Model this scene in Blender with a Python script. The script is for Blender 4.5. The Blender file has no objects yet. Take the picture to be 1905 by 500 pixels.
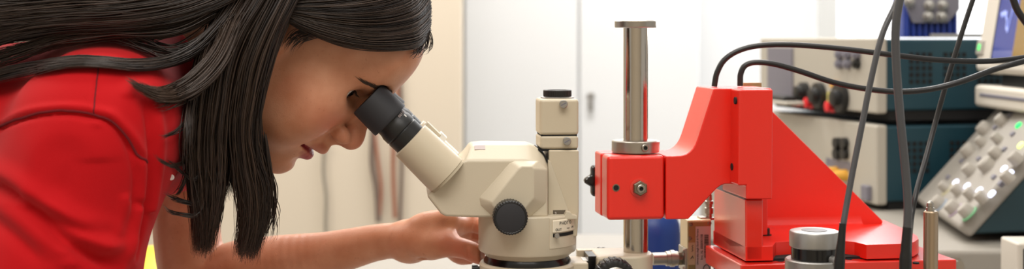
import bpy, bmesh, math, random
import numpy as np
from mathutils import Vector, Matrix
from mathutils.bvhtree import BVHTree

random.seed(7)
rng = np.random.default_rng(7)
SC = bpy.context.scene
COL = SC.collection
R = math.radians

# ------------------------------------------------------------------ camera
F, CX, HY, CZ = 2400.0, 952.5, 70.0, 1.13          # focal length in px, centre column, horizon row, eye height
cam = bpy.data.cameras.new('camera'); co = bpy.data.objects.new('camera', cam); COL.objects.link(co)
co.location = (0, 0, CZ); co.rotation_euler = (R(90), 0, 0)
cam.sensor_width = 36.0; cam.lens = F / 1905 * 36.0
cam.shift_y = -(250 - HY) / 1905
cam.dof.use_dof = True; cam.dof.focus_distance = 1.055; cam.dof.aperture_fstop = 6.3
cam.clip_start = 0.02
SC.camera = co

# ------------------------------------------------------------------ colour, world, lights
SC.view_settings.view_transform = 'Standard'
try: SC.view_settings.look = 'None'
except Exception: pass
SC.view_settings.gamma = 1.0
SC.view_settings.use_curve_mapping = False
SC.view_settings.exposure = 0.27

def lin(c):
    if isinstance(c, str): c = [int(c[i:i + 2], 16) / 255 for i in (0, 2, 4)]
    return tuple(x / 12.92 if x <= .04045 else ((x + .055) / 1.055) ** 2.4 for x in c)

W = bpy.data.worlds.new('room_light'); SC.world = W; W.use_nodes = True
wb = W.node_tree.nodes['Background']; wb.inputs[0].default_value = (1.0, .95, .88, 1); wb.inputs[1].default_value = 0.5

def area(name, loc, target, sx, sy, power, color):
    l = bpy.data.lights.new(name, 'AREA'); l.shape = 'RECTANGLE'; l.size = sx; l.size_y = sy
    l.energy = power; l.color = color
    o = bpy.data.objects.new(name, l); COL.objects.link(o); o.location = loc
    o.rotation_euler = (Vector(target) - Vector(loc)).to_track_quat('-Z', 'Y').to_euler()
    return o
area('unseen_overhead_light', (-.05, -.15, 2.5), (-.05, .5, .9), 1.5, .9, 22, (1, .95, .89))  # unseen key placed ahead of the scene to brighten front faces
area('unseen_overhead_light', (.1, 1.5, 2.62), (.1, 1.5, 0), 1.3, .8, 17, (1, .95, .88))
area('unseen_overhead_light', (.1, 3.2, 2.62), (.1, 3.2, 0), 1.8, .8, 62, (1, .96, .93))
area('unseen_overhead_light', (-1.9, 2.0, 2.62), (-1.9, 2.0, 0), 1.2, .8, 26, (1, .90, .78))
area('window_daylight', (1.75, 4.3, 1.7), (.2, 1.0, 1.0), 1.8, 1.3, 44, (.93, .97, 1))

# ------------------------------------------------------------------ helpers
def V(px, py, Y):
    return Vector(((px - CX) / F * Y, Y, CZ - (py - HY) / F * Y))
def PZ(px, py, z):
    Y = (CZ - z) * F / (py - HY); return V(px, py, Y)

class Frame:
    """a local frame at a thing's base, turned about the vertical"""
    def __init__(s, o, yaw):
        s.o = Vector(o); s.a = R(yaw)
        s.ex = Vector((math.cos(s.a), math.sin(s.a), 0)); s.ey = Vector((-math.sin(s.a), math.cos(s.a), 0))
    def L(s, px, py, d):
        r = Vector(((px - CX) / F, 1, -(py - HY) / F)); c = Vector((0, 0, CZ))
        t = (d - s.ey.dot(c - s.o)) / s.ey.dot(r)
        return s.to(c + r * t)
    def LX(s, px, py, x):
        r = Vector(((px - CX) / F, 1, -(py - HY) / F)); c = Vector((0, 0, CZ))
        t = (x - s.ex.dot(c - s.o)) / s.ex.dot(r)
        return s.to(c + r * t)
    def LZ(s, px, py, z):
        return s.to(PZ(px, py, z + s.o.z))
    def to(s, w):
        w = Vector(w) - s.o; return Vector((s.ex.dot(w), s.ey.dot(w), w.z))

def mat(name, col, rough=.5, metal=0., bump=0., bscale=200., spec=.5, var=0., vscale=8., coat=0., emit=None, estr=0., sss=0., trans=0.):
    m = bpy.data.materials.new(name); m.use_nodes = True
    nt = m.node_tree; b = nt.nodes['Principled BSDF']
    c = lin(col) + (1,)
    b.inputs['Base Color'].default_value = c; b.inputs['Roughness'].default_value = rough
    b.inputs['Metallic'].default_value = metal; b.inputs['Specular IOR Level'].default_value = spec
    b.inputs['Coat Weight'].default_value = coat; b.inputs['Coat Roughness'].default_value = .22
    b.inputs['Transmission Weight'].default_value = trans
    tc = nt.nodes.new('ShaderNodeTexCoord')
    if var:
        n = nt.nodes.new('ShaderNodeTexNoise'); n.inputs['Scale'].default_value = vscale; n.inputs['Detail'].default_value = 5
        nt.links.new(tc.outputs['Object'], n.inputs['Vector'])
        mr = nt.nodes.new('ShaderNodeMapRange'); mr.inputs[3].default_value = 1 - var; mr.inputs[4].default_value = 1 + var
        nt.links.new(n.outputs['Fac'], mr.inputs[0])
        mx = nt.nodes.new('ShaderNodeMix'); mx.data_type = 'RGBA'; mx.blend_type = 'MULTIPLY'; mx.inputs[0].default_value = 1
        mx.inputs[6].default_value = c; nt.links.new(mr.outputs[0], mx.inputs[7]); nt.links.new(mx.outputs[2], b.inputs['Base Color'])
    if bump:
        n = nt.nodes.new('ShaderNodeTexNoise'); n.inputs['Scale'].default_value = bscale; n.inputs['Detail'].default_value = 3
        nt.links.new(tc.outputs['Object'], n.inputs['Vector'])
        bp = nt.nodes.new('ShaderNodeBump'); bp.inputs['Strength'].default_value = bump; bp.inputs['Distance'].default_value = .001
        nt.links.new(n.outputs['Fac'], bp.inputs['Height']); nt.links.new(bp.outputs[0], b.inputs['Normal'])
    if emit:
        b.inputs['Emission Color'].default_value = lin(emit) + (1,); b.inputs['Emission Strength'].default_value = estr
    if sss:
        b.inputs['Subsurface Weight'].default_value = sss; b.inputs['Subsurface Radius'].default_value = (1, .35, .2); b.inputs['Subsurface Scale'].default_value = .006
    return m

def link(name, me, m, parent=None, angle=32, bevel=0., seg=3):
    o = bpy.data.objects.new(name, me); COL.objects.link(o)
    for q in (m if isinstance(m, (list, tuple)) else [m]): me.materials.append(q)
    if parent is not None: o.parent = parent
    if bevel:
        b = o.modifiers.new('bevel', 'BEVEL'); b.width = bevel; b.segments = seg; b.limit_method = 'ANGLE'; b.angle_limit = R(28); b.harden_normals = True
    if angle is not None and len(me.polygons):
        me.polygons.foreach_set('use_smooth', [True] * len(me.polygons)); me.set_sharp_from_angle(angle=R(angle))
    return o

def obj(name, bm, m, parent=None, bevel=0., seg=3, angle=32):
    bmesh.ops.recalc_face_normals(bm, faces=bm.faces)
    me = bpy.data.meshes.new(name); bm.to_mesh(me); bm.free()
    return link(name, me, m, parent, angle, bevel, seg)

def thing(name, label, cat, loc=(0, 0, 0), yaw=0., group=None):
    o = bpy.data.objects.new(name, None); COL.objects.link(o); o.empty_display_size = .05
    o.location = loc; o.rotation_euler = (0, 0, R(yaw)); return tag(o, label, cat, group)
def tag(o, label, cat, group=None):
    o['label'] = label; o['category'] = cat
    if group: o['group'] = group
    return o
def struct(name, bm, m, bevel=0., label=None):
    o = obj(name, bm, m, None, bevel); o['kind'] = 'structure'
    return o

def BM(): return bmesh.new()
def box(bm, lo, hi):
    a = [bm.verts.new((x, y, z)) for x in (lo[0], hi[0]) for y in (lo[1], hi[1]) for z in (lo[2], hi[2])]
    for f in ((0, 1, 3, 2), (4, 6, 7, 5), (0, 4, 5, 1), (2, 3, 7, 6), (0, 2, 6, 4), (1, 5, 7, 3)): bm.faces.new([a[i] for i in f])
    return bm
def obox(bm, c, ax, ay, az):
    """box about c with half-axis vectors"""
    c, ax, ay, az = Vector(c), Vector(ax), Vector(ay), Vector(az)
    a = [bm.verts.new(c + ax * i + ay * j + az * k) for i in (-1, 1) for j in (-1, 1) for k in (-1, 1)]
    for f in ((0, 1, 3, 2), (4, 6, 7, 5), (0, 4, 5, 1), (2, 3, 7, 6), (0, 2, 6, 4), (1, 5, 7, 3)): bm.faces.new([a[i] for i in f])
    return bm
def loft(bm, secs, cap=True):
    rs = [[bm.verts.new(p) for p in s] for s in secs]; n = len(rs[0])
    for a, b in zip(rs, rs[1:]):
        for i in range(n): bm.faces.new((a[i], a[(i + 1) % n], b[(i + 1) % n], b[i]))
    if cap: bm.faces.new(rs[0][::-1]); bm.faces.new(rs[-1])
    return bm
def prism(bm, pts, y0, y1):
    return loft(bm, [[(p[0], y, p[1]) for p in pts] for y in (y0, y1)])
def basis(ax):
    ax = Vector(ax).normalized(); t = Vector((0, 0, 1)) if abs(ax.z) < .9 else Vector((1, 0, 0))
    u = ax.cross(t).normalized(); return ax, u, ax.cross(u)
def lathe(bm, p0, ax, prof, seg=48, cap=True, teeth=0, amp=0., roll=0.):
    p0 = Vector(p0); ax, u, v = basis(ax); secs = []
    for t, r in prof:
        s = []
        for i in range(seg):
            a = 2 * math.pi * i / seg + roll
            rr = r * (1 + (amp * (1 if (i * teeth * 2 // seg) % 2 else -1) if teeth else 0))
            s.append(p0 + ax * t + u * (rr * math.cos(a)) + v * (rr * math.sin(a)))
        secs.append(s)
    return loft(bm, secs, cap)
def cyl(bm, p0, p1, r, r1=None, seg=32, roll=0.):
    p0, p1 = Vector(p0), Vector(p1); d = p1 - p0
    return lathe(bm, p0, d, [(0, r), (d.length, r if r1 is None else r1)], seg, roll=roll)
def spline(pts, n):
    P = [Vector(p) for p in pts]; P = [P[0] * 2 - P[1]] + P + [P[-1] * 2 - P[-2]]; out = []; k = len(P) - 3
    for j in range(n + 1):
        t = j / n * k; i = min(int(t), k - 1); f = t - i
        a, b, c, d = P[i:i + 4]
        out.append(.5 * (2 * b + (c - a) * f + (2 * a - 5 * b + 4 * c - d) * f * f + (3 * b - a - 3 * c + d) * f ** 3))
    return out
def tube(bm, pts, r, seg=12):
    n = len(pts); secs = []; u = None
    for i, p in enumerate(pts):
        t = (pts[min(i + 1, n - 1)] - pts[max(i - 1, 0)]).normalized()
        if u is None: u = basis(t)[1]
        u = (u - t * u.dot(t)).normalized(); v = t.cross(u); rr = r[i] if isinstance(r, (list, tuple)) else r
        secs.append([p + u * (rr * math.cos(2 * math.pi * k / seg)) + v * (rr * math.sin(2 * math.pi * k / seg)) for k in range(seg)])
    return loft(bm, secs)
def text_mesh(name, s, size, m, parent, origin, right, up, depth=.0002, align='CENTER'):
    c = bpy.data.curves.new(name, 'FONT'); c.body = s; c.size = size; c.align_x = align; c.align_y = 'CENTER'; c.extrude = depth; c.resolution_u = 3
    t = bpy.data.objects.new(name, c); COL.objects.link(t)
    dg = bpy.context.evaluated_depsgraph_get(); me = bpy.data.meshes.new_from_object(t.evaluated_get(dg))
    bpy.data.objects.remove(t); bpy.data.curves.remove(c)
    right, up = Vector(right).normalized(), Vector(up).normalized(); nrm = right.cross(up)
    M = Matrix.Translation(Vector(origin)) @ Matrix((right, up, nrm)).transposed().to_4x4()
    me.transform(M); return link(name, me, m, parent, None)

# ------------------------------------------------------------------ materials
M_floor = mat('grey_lino', '8f8d88', .5, var=.06)
M_ceil = mat('ceiling_white', 'e8e6e0', .8)
M_wallw = mat('wall_white', 'e6e6e6', .8, bump=.05)
M_beige = mat('beige_panel', 'cfc3b0', .6, bump=.04, var=.02, vscale=2)
M_locker = mat('locker_white', 'dfe1e2', .4, var=.01, vscale=2)
M_red = mat('red_paint', 'e6200e', .36, bump=.12, bscale=1400, coat=.5)
M_redc = mat('red_paint_side', 'de2410', .30, bump=.06, bscale=1400, coat=1.)
M_steel = mat('polished_steel', 'bab3a8', .17, 1.0, bump=.05, bscale=900)
M_brush = mat('turned_steel', 'aaa49b', .32, 1.0, bump=.1, bscale=900)
M_bolt = mat('bolt_steel', '8d8474', .3, 1.0)
M_alu = mat('satin_aluminium', 'a6a4a0', .38, .85, bump=.06, bscale=1500)
M_cream = mat('cream_enamel', 'c9bea8', .36, bump=.05, bscale=900)
M_creamd = mat('cream_enamel_tube', 'c7baa2', .34, bump=.05, bscale=900)
M_black = mat('black_plastic', '131313', .42)
M_rubber = mat('black_rubber', '26262a', .62)
M_gloss = mat('glossy_black', '0d0d0e', .22)
M_cable = mat('cable_black', '1d1d1e', .36)
M_cableg = mat('cable_grey', '48484a', .34)
M_dark = mat('dark_gap', '0c0c0c', .8)
M_white = mat('white_paper', 'e9e6e0', .7)
M_ink = mat('ink', '20201f', .7)
M_gold = mat('module_metal', '9a855c', .36, .8, bump=.05)
M_goldl = mat('module_side', 'd8caa6', .45, .3)
M_sticker = mat('silver_sticker', 'b8aaa8', .5)
M_teal = mat('teal_case', '123a46', .5, bump=.1, bscale=500)
M_panel = mat('instrument_panel', 'aea99d', .5)
M_panelg = mat('instrument_grey', '74727c', .5)
M_grey = mat('grey_case', '9a958c', .5, bump=.1, bscale=400)
M_bench = mat('bench_top', '8f8b84', .5)
M_scopep = mat('scope_panel', '97928a', .5)
M_scope = mat('scope_shell', 'cfc9bd', .45)
M_knob = mat('scope_knob', 'a39e95', .5)
M_tealdark = mat('teal_shell', '1c3840', .5)
M_redplug = mat('red_plug', 'd81f28', .4)
M_yellow = mat('yellow_plastic', 'f0c808', .45)
M_blue = mat('blue_plastic', '0b2f74', .4)
M_bluebox = mat('blue_fins', '14348c', .45)
M_orange = mat('orange_plug', 'd9a13a', .45)
M_tape = mat('kraft_tape', 'c4a878', .6)
# ================================================================== ROOM
def X_at(px, Y): return (px - CX) / F * Y
struct('floor', box(BM(), (-3.2, -1.6, -.05), (3.2, 4.7, 0)), M_floor)
bm = BM()
x1 = X_at(1546, 4.6); x2 = X_at(1890, 4.6) + .5
for lo, hi in (((-3.2, 4.6, 0), (x1, 4.7, 2.7)), ((x2, 4.6, 0), (3.2, 4.7, 2.7)), ((x1, 4.6, 0), (x2, 4.7, .92)), ((x1, 4.6, 2.2), (x2, 4.7, 2.7))): box(bm, lo, hi)
struct('wall_back', bm, M_wallw)
struct('wall_front', box(BM(), (-3.2, -1.7, 0), (3.2, -1.6, 2.7)), M_beige)
M_pane = mat('daylight_glass', 'ffffff', .2, emit='f4f8ff', estr=1.25)
M_frame = mat('window_frame', 'c9c9c6', .5)
o = struct('window_1', box(BM(), (x1, 4.66, .92), (x2, 4.68, 2.2)), M_pane)
bm = BM(); w = .05
for lo, hi in (((x1 - w, 4.575, .87), (x1 + .02, 4.65, 2.25)), ((x2 - .02, 4.575, .87), (x2 + w, 4.65, 2.25)), ((x1 + .02, 4.575, .87), (x2 - .02, 4.65, .94)), ((x1 + .02, 4.575, 2.18), (x2 - .02, 4.65, 2.25))): box(bm, lo, hi)
obj('window_frame', bm, M_frame, o, .004)
struct('wall_partition', box(BM(), (-3.2, 3.6, 0), (X_at(860, 3.6), 3.66, 2.45)), M_beige, .006)

# tall white locker
lx0, lxs, lx1 = X_at(863, 4.2), X_at(1077, 4.2), X_at(1302, 4.2)
t = thing('tall_locker', 'tall white two-door metal locker behind the microscope, small lock on right door', 'locker', ((lx0 + lx1) / 2, 4.2, 0))
ox = (lx0 + lx1) / 2
obj('carcass', box(BM(), (lx0 - ox, .022, .0), (lx1 - ox, .38, 2.0)), M_locker, t, .004)
obj('door', box(BM(), (lx0 - ox + .004, 0, .06), (lxs - ox - .003, .02, 1.98)), M_locker, t, .004)
d = obj('door', box(BM(), (lxs - ox + .003, 0, .06), (lx1 - ox - .004, .02, 1.98)), M_locker, t, .004)
c = V(1099, 178, 4.2); bm = BM()
cyl(bm, (c.x - ox, 0, c.z), (c.x - ox, -.012, c.z), .013, .012); cyl(bm, (c.x - ox, -.012, c.z), (c.x - ox, -.016, c.z), .006)
box(bm, (c.x - ox - .009, -.02, c.z - .048), (c.x - ox + .007, -.010, c.z - .012))
obj('lock', bm, M_alu, d, .002)

# cables hung on the beige partition
M_hc = [mat('hung_cable_grey', '8d8578', .5), mat('hung_cable_brown', '6f5f55', .5), mat('hung_cable_rust', '9a6650', .5)]
def hung(label, strands, m, knobs):
    Y = 3.585; p = V(strands[0][0][0], strands[0][0][1], Y)
    t = thing('hanging_cable', label, 'cable', p, 0, 'cables hung on the beige partition')
    for s, rr, mm in strands and [(a[0], a[1], a[2]) for a in knobs]:
        obj('lead', tube(BM(), spline([V(x, y, Y) - p for x, y in s], 16), rr), mm, t)
    bm = BM(); cyl(bm, Vector((0, .016, 0)), Vector((0, -.012, .004)), .006); obj('hook', bm, M_panelg, t)
hung('thin grey cable hanging down the beige partition behind the chin', [[(604, 268)]], None,
     [([(604, 268), (602, 320), (607, 365), (606, 420), (610, 470)], .005, M_hc[0])])
hung('dark cable bundle hanging on the beige partition left of the eyepiece tube', [[(694, 225)]], None,
     [([(694, 225), (692, 300), (700, 350), (704, 412)], .007, M_hc[1]), ([(694, 225), (703, 300), (709, 350), (706, 400)], .005, M_hc[2])])
hung('rusty cable hanging on the beige partition beneath the eyepiece tube', [[(742, 120)]], None,
     [([(742, 120), (738, 200), (731, 300), (735, 405)], .006, M_hc[2]), ([(742, 120), (746, 180), (748, 300), (744, 420)], .005, M_hc[1])])

# yellow bin behind the arm
p = V(279, 500, 1.95); p.z = 0
t = thing('yellow_bin', 'yellow plastic bin on the floor between red sleeve and bare arm', 'bin', p)
h = CZ - (458 - HY) / F * 1.95
obj('bin_body', lathe(BM(), (0, 0, 0), (0, 0, 1), [(0, .055), (.01, .062), (h - .05, .078), (h - .045, .084), (h - .03, .084), (h - .03, .07)], 40), M_yellow, t, .002)
obj('bin_lid', lathe(BM(), (0, 0, h - .03), (0, 0, 1), [(0, .086), (.008, .086), (.02, .06), (.028, .02), (.03, .0)], 40), M_yellow, t)

# ================================================================== BENCHES
BZ = .75
struct_b = thing('lab_bench', 'long grey lab bench carrying the microscope stand and the instruments', 'bench', (.25, 1.5, 0))
obj('bench_top', box(BM(), (-.62, -.62, BZ - .04), (1.35, 1.0, BZ)), M_bench, struct_b, .004)
for x in (-.56, 1.29):
    for y in (-.56, .94): obj('leg', box(BM(), (x - .025, y - .025, 0), (x + .025, y + .025, BZ - .04)), M_panelg, struct_b, .003)

# long grey case the rack instruments and the oscilloscope stand on
EZ = CZ - .25
fr = Frame((.78, 1.52, BZ), 0)
t = thing('equipment_case', 'wide grey equipment case with sockets on its front, under the instruments', 'equipment case', fr.o)
obj('case_shell', box(BM(), (-.42, 0, .012), (.5, .95, EZ - BZ)), M_grey, t, .006)
for x in (-.38, .46):
    for y in (.04, .9): obj('foot', lathe(BM(), (x, y, 0), (0, 0, 1), [(0, .014), (.014, .016)], 20), M_black, t)
for px in (1739, 1778):
    q = fr.L(px, 491, 0); bm = BM()
    cyl(bm, q + Vector((0, .004, 0)), q + Vector((0, -.003, 0)), .0085, seg=6); cyl(bm, q, q + Vector((0, -.012, 0)), .0062); cyl(bm, q, q + Vector((0, -.0125, 0)), .003)
    obj('socket', bm, M_brush, t)

# ------------------------------------------------------------------ rack instruments
def rack(label, loc, yaw, wid, dep, h, upper):
    """front faces local -y, width along x; near corner is local (0,0)"""
    t = thing('rack_instrument', label, 'lab instrument', loc, yaw, 'stacked teal rack instruments')
    obj('case_shell', box(BM(), (-wid, .012, .012), (0, dep, h)), M_teal, t, .004)
    fp = obj('front_panel', box(BM(), (-wid - .003, -.004, .008), (.003, .014, h + .002)), M_panel, t, .004)
    for x in (-wid + .03, -.03):
        for y in (.04, dep - .04): obj('foot', lathe(BM(), (x, y, 0), (0, 0, 1), [(0, .013), (.012, .015)], 20), M_black, t)
    obj('case_gap_shade', box(BM(), (-wid + .01, .02, -.002 if upper else .001), (-.004, dep - .01, .012)), M_dark, t)  # dark slab put in so the gap under each case reads as shade
    # vents on the near side (local +x face)
    k = 0
    for y0 in ((.05, .105, .16) if upper else (.045, .115, .165)):
        bm = BM()
        for i in range(4):
            for j in range(5):
                yy = y0 + i * .010; zz = h * .44 + j * .0098
                box(bm, (-.001, yy, zz), (.0012, yy + .006, zz + .0062))
        obj('vent', bm, M_dark if k < 2 or upper else M_panelg, t); k += 1
    return t, fp
corner = V(1633, 222, 1.863)
yaw = -77.5
# the front panel runs from the near corner to the left and back
topz = CZ - .118
CORN = Vector((corner.x, corner.y, 0))
fdir = Vector((-.216, .976, 0)); sdir = Vector((.976, .216, 0))
# local x = -fdir so that x=-wid is the far end; local y = sdir
yawr = math.degrees(math.atan2(-fdir.y, -fdir.x))
for k, (z0, h, lab) in enumerate(((topz, .116, 'teal rack instrument with red plugs, upper of the two stacked, under the blue finned box'),
                                  (EZ, .122, 'teal rack instrument with four black sockets, lower of the two stacked'))):
    loc = CORN + Vector((0, 0, z0)); t, fp = rack(lab, loc, yawr, .41, .42, h, k == 0)
    fr = Frame(loc, yawr)
    def on(px, py): return fr.L(px, py, -.004)
    if k == 0:
        bm = BM(); a, b = on(1430, 88), on(1476, 180); box(bm, (a.x, -.007, b.z), (b.x, -.003, a.z)); obj('display', bm, M_panelg, t, .001)
        for px in (1565, 1580, 1597):
            for py in (101, 119):
                q = on(px, py); bm = BM(); cyl(bm, q, q + Vector((0, -.007, 0)), .0075, seg=20); cyl(bm, q, q + Vector((0, -.010, 0)), .004, seg=16); obj('socket', bm, M_black if (px, py) == (1597, 119) else M_panelg, t)
        for px, py in ((1490, 188), (1513, 191), (1553, 198)):
            q = on(px, py); bm = BM(); lathe(bm, q, (0, -1, 0), [(0, .009), (.006, .0095), (.007, .007), (.014, .0085), (.015, .006)], 20); obj('binding_post', bm, M_redplug, t)
        for px, py, s in ((1499, 172, 1.), (1527, 178, 1.25), (1567, 182, 1.35)):
            q = on(px, py); bm = BM(); lathe(bm, q, (0, -1, 0), [(0, .017 * s), (.009, .0165 * s), (.010, .012), (.018, .011), (.019, .008)], 24); obj('knob', bm, M_black, t)
        q = on(1545, 184); obj('tag', box(BM(), (q.x - .008, -.0055, q.z - .011), (q.x + .008, -.0035, q.z + .011)), mat('yellow_tag', 'd9cf6a', .6), t)
        q = on(1556, 158); obj('connector', box(BM(), (q.x - .012, -.010, q.z - .004), (q.x + .012, -.0035, q.z + .004)), M_orange, t, .001)
        # shallow tray lip sticking out at the lower left
        a = on(1442, 190); b = on(1512, 200); obj('tray', box(BM(), (a.x, -.05, .010), (b.x, -.003, .016)), M_panel, t, .002)
        obj('clip', box(BM(), (a.x + .02, -.045, .016), (b.x - .02, -.02, .024)), M_black, t, .003)
    else:
        for px in (1561, 1575):
            for py in (266, 286):
                q = on(px, py); bm = BM(); cyl(bm, q, q + Vector((0, -.008, 0)), .0085, seg=20); obj('socket', bm, M_black, t)
        for px, py in ((1557, 320), (1574, 326)):
            q = on(px, py); bm = BM(); lathe(bm, q, (0, -1, 0), [(0, .009), (.015, .008), (.02, .006), (.04, .006)], 20); obj('plug', bm, M_orange, t)
        q = on(1566, 306); obj('nameplate', box(BM(), (q.x - .05, -.0055, q.z - .006), (q.x + .03, -.0035, q.z + .006)), M_panelg, t)
        # small white tag on the near side
        q = fr.LX(1635, 360, .001); obj('tag', box(BM(), (0, q.y - .004, q.z - .010), (.0015, q.y + .006, q.z + .010)), M_white, t)
        obj('connector', box(BM(), (-.03, -.012, q.z - .012), (-.01, -.003, q.z + .010)), M_panelg, t, .002)
# blue finned box with a grey socket panel
zt = topz + .118
c = V(1731, 75, 2.02); fr = Frame((c.x, c.y, zt), -3)
t = thing('finned_heat_sink_box', 'blue finned box with a grey panel of round connectors, on top of the teal instruments', 'electronics box', fr.o, -3)
w_ = .0385 * 1.08
bm = BM(); box(bm, (-w_, .0, 0), (w_, .07, .14))
for i in range(9): x = -w_ + (i + .5) * 2 * w_ / 9; box(bm, (x - .0024, -.008, .001), (x + .0024, .001, .139))
obj('fins', bm, M_bluebox, t, .0008)
pan = [fr.L(px, py, -.012) for px, py in ((1684, -40), (1785, -40), (1785, 18), (1762, 43), (1698, 43), (1681, 0))]
obj('connector_panel', prism(BM(), [(p.x, p.z) for p in pan], -.014, -.006), M_panelg, t, .001)
for px, py in ((1691, 3), (1728, 10), (1753, 10), (1726, 31), (1751, 31)):
    q = fr.L(px, py, -.014); bm = BM(); lathe(bm, q, (0, -1, 0), [(-.002, .0085), (.003, .0085), (.0035, .0062), (.014, .006), (.015, .004)], 24); obj('connector', bm, M_alu, t)
# paper folder on the teal case
q = V(1768, 74, 1.98)
o = obj('metal_plate', box(BM(), (q.x - .037, q.y - .03, zt + .0005), (q.x + .05, q.y - .015, zt + .006)), M_alu, None, .001)
tag(o, 'thin bright metal plate lying on the upper teal instrument', 'plate')

# ------------------------------------------------------------------ oscilloscope, its operator side faces left
BL, BR = Vector((.585, 1.846, EZ + .012)), Vector((.551, 1.570, EZ + .012)); TLv = Vector((.708, 1.850, CZ - .104))
e1 = (BR - BL); e2 = (TLv - BL)                       # along the panel, up the panel
ori = (BL + BR) / 2; ori.z = EZ
osc = thing('oscilloscope', 'oscilloscope with lit control panel, tilted screen and carry handle, at the right edge', 'oscilloscope', ori)
def S(u, v, n=0.):
    return BL + e1 * u + e2 * v + e1.cross(e2).normalized() * n - ori
nv = e1.cross(e2).normalized()
if nv.x > 0: nv = -nv
def S(u, v, n=0.): return BL + e1 * u + e2 * v + nv * n - ori
# body wedge behind the panel
bm = BM()
back = Vector((.30, .02, 0))
A = [S(0, 0, -.004), S(1, 0, -.004), S(1, 1.0, -.004), S(0, 1.0, -.004)]
low = [Vector((a.x + .02, a.y, .012)) for a in A[:2]]
sec0 = [S(0.02, 0, -.004), S(.02, 1, -.004), S(.02, 1, 0) + Vector((.26, .02, .0)), Vector((S(.02, 1, 0).x + .26, S(.02, 1, 0).y + .02, .012)), Vector((S(.02, 0, 0).x + .06, S(.02, 0, 0).y, .012))]
sec1 = [S(.98, 0, -.004), S(.98, 1, -.004), S(.98, 1, 0) + Vector((.26, .02, .0)), Vector((S(.98, 1, 0).x + .26, S(.98, 1, 0).y + .02, .012)), Vector((S(.98, 0, 0).x + .06, S(.98, 0, 0).y, .012))]
loft(bm, [sec0, sec1]); obj('shell', bm, M_tealdark, osc, .004)
bm = BM(); loft(bm, [[S(0, 0, -.010), S(1, 0, -.010), S(1, 1, -.010), S(0, 1, -.010)], [S(0, 0, .012), S(1, 0, .012), S(1, 1, .012), S(0, 1, .012)]])
obj('control_panel', bm, M_scopep, osc, .006)
for u in (.1, .9): 
    q = S(u, 0, 0); obj('foot', lathe(BM(), (q.x + .1, q.y, 0), (0, 0, 1), [(0, .012), (.013, .014)], 16), M_black, osc)
def uv(px, py):
    r = Vector(((px - CX) / F, 1, -(py - HY) / F)); c = Vector((0, 0, CZ)); p0 = BL + nv * .012
    s = nv.dot(p0 - c) / nv.dot(r); w = c + r * s - BL
    g = np.array([[e1.dot(e1), e1.dot(e2)], [e1.dot(e2), e2.dot(e2)]]); return np.linalg.solve(g, [w.dot(e1), w.dot(e2)])
for px, py, rr in [(a_, b_, c_ * .86) for a_, b_, c_ in ((1750, 381, .011), (1777, 390, .011), (1803, 397, .011), (1762, 352, .008), (1786, 358, .009), (1810, 365, .009), (1832, 372, .009),
                   (1778, 318, .0), (1808, 320, .010), (1840, 311, .013), (1806, 284, .012), (1830, 268, .008), (1857, 289, .010), (1835, 243, .012), (1860, 262, .008), (1868, 228, .010), (1895, 300, .010), (1880, 335, .009))]:
    if rr == 0: continue
    u, v = uv(px, py); q = S(u, v, .012); obj('knob', lathe(BM(), q, nv, [(-.001, rr), (.010, rr * .92), (.0125, rr * .75), (.013, 0.0)], 28), M_knob, osc)
M_led = {k: mat('led_' + k, c, .4, emit=c, estr=s) for k, c, s in (('white', 'dfe4ff', 1.6), ('green', '18d860', 1.3), ('lime', 'd8f47a', 1.6), ('screen_green', '50e870', .8))}
for px, py, k in ((1779, 340, 'white'), (1800, 347, 'white'), (1823, 355, 'white'), (1846, 361, 'white'), (1869, 315, 'white'), (1880, 323, 'white'), (1896, 234, 'green'), (1900, 271, 'lime')):
    u, v = uv(px, py); q = S(u, v, .012); obj('indicator_light', lathe(BM(), q, nv, [(-.001, .0050), (.002, .0050), (.0032, .0034), (.0034, 0)], 20), M_led[k], osc)
for px, py in ((1790, 300), (1822, 296), (1848, 278), (1870, 278), (1885, 250), (1852, 238), (1880, 215), (1765, 330), (1850, 330), (1862, 342)):
    u, v = uv(px, py); q = S(u, v, .012); obj('button', obox(BM(), q, e1.normalized() * .0055, e2.normalized() * .0032, nv * .003), M_panelg, osc, .001)
u, v = uv(1822, 325); 
# coloured rings printed round the channel knobs
for px, py, c in ((1751, 382, '8a98a8'), (1778, 391, 'a08fa0'), (1804, 398, '6fa87c'), (1763, 353, 'b0aa8c')):
    u, v = uv(px, py); q = S(u, v, .0122); obj('channel_mark', lathe(BM(), q, nv, [(-.001, .0116), (.0006, .0116)], 28), mat('channel_' + c, c, .5), osc)
# handle piece, neck and screen, all facing left
def SX(px, py, x):                                       # on a plane of constant x
    r = Vector(((px - CX) / F, 1, -(py - HY) / F)); return Vector((0, 0, CZ)) + r * (x / r.x) - ori
xh = .662
a, b = SX(1812, 157, xh), SX(1812, 197, xh); y_far = a.y; y_near = 1.50 - ori.y
bm = BM(); box(bm, (a.x, y_near, b.z), (a.x + .06, y_far, a.z)); obj('handle', bm, M_scope, osc, .006, 4)
s0 = SX(1822, 176, xh - .001); box_ = box(BM(), (a.x - .0012, y_near + .02, s0.z - .0025), (a.x + .004, s0.y, s0.z + .0025)); obj('handle_slot', box_, M_panelg, osc, .001)
obj('neck', box(BM(), (a.x + .02, y_far - .26, b.z - .02), (a.x + .09, y_far - .05, .11 + b.z)), M_black, osc, .004)
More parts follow.
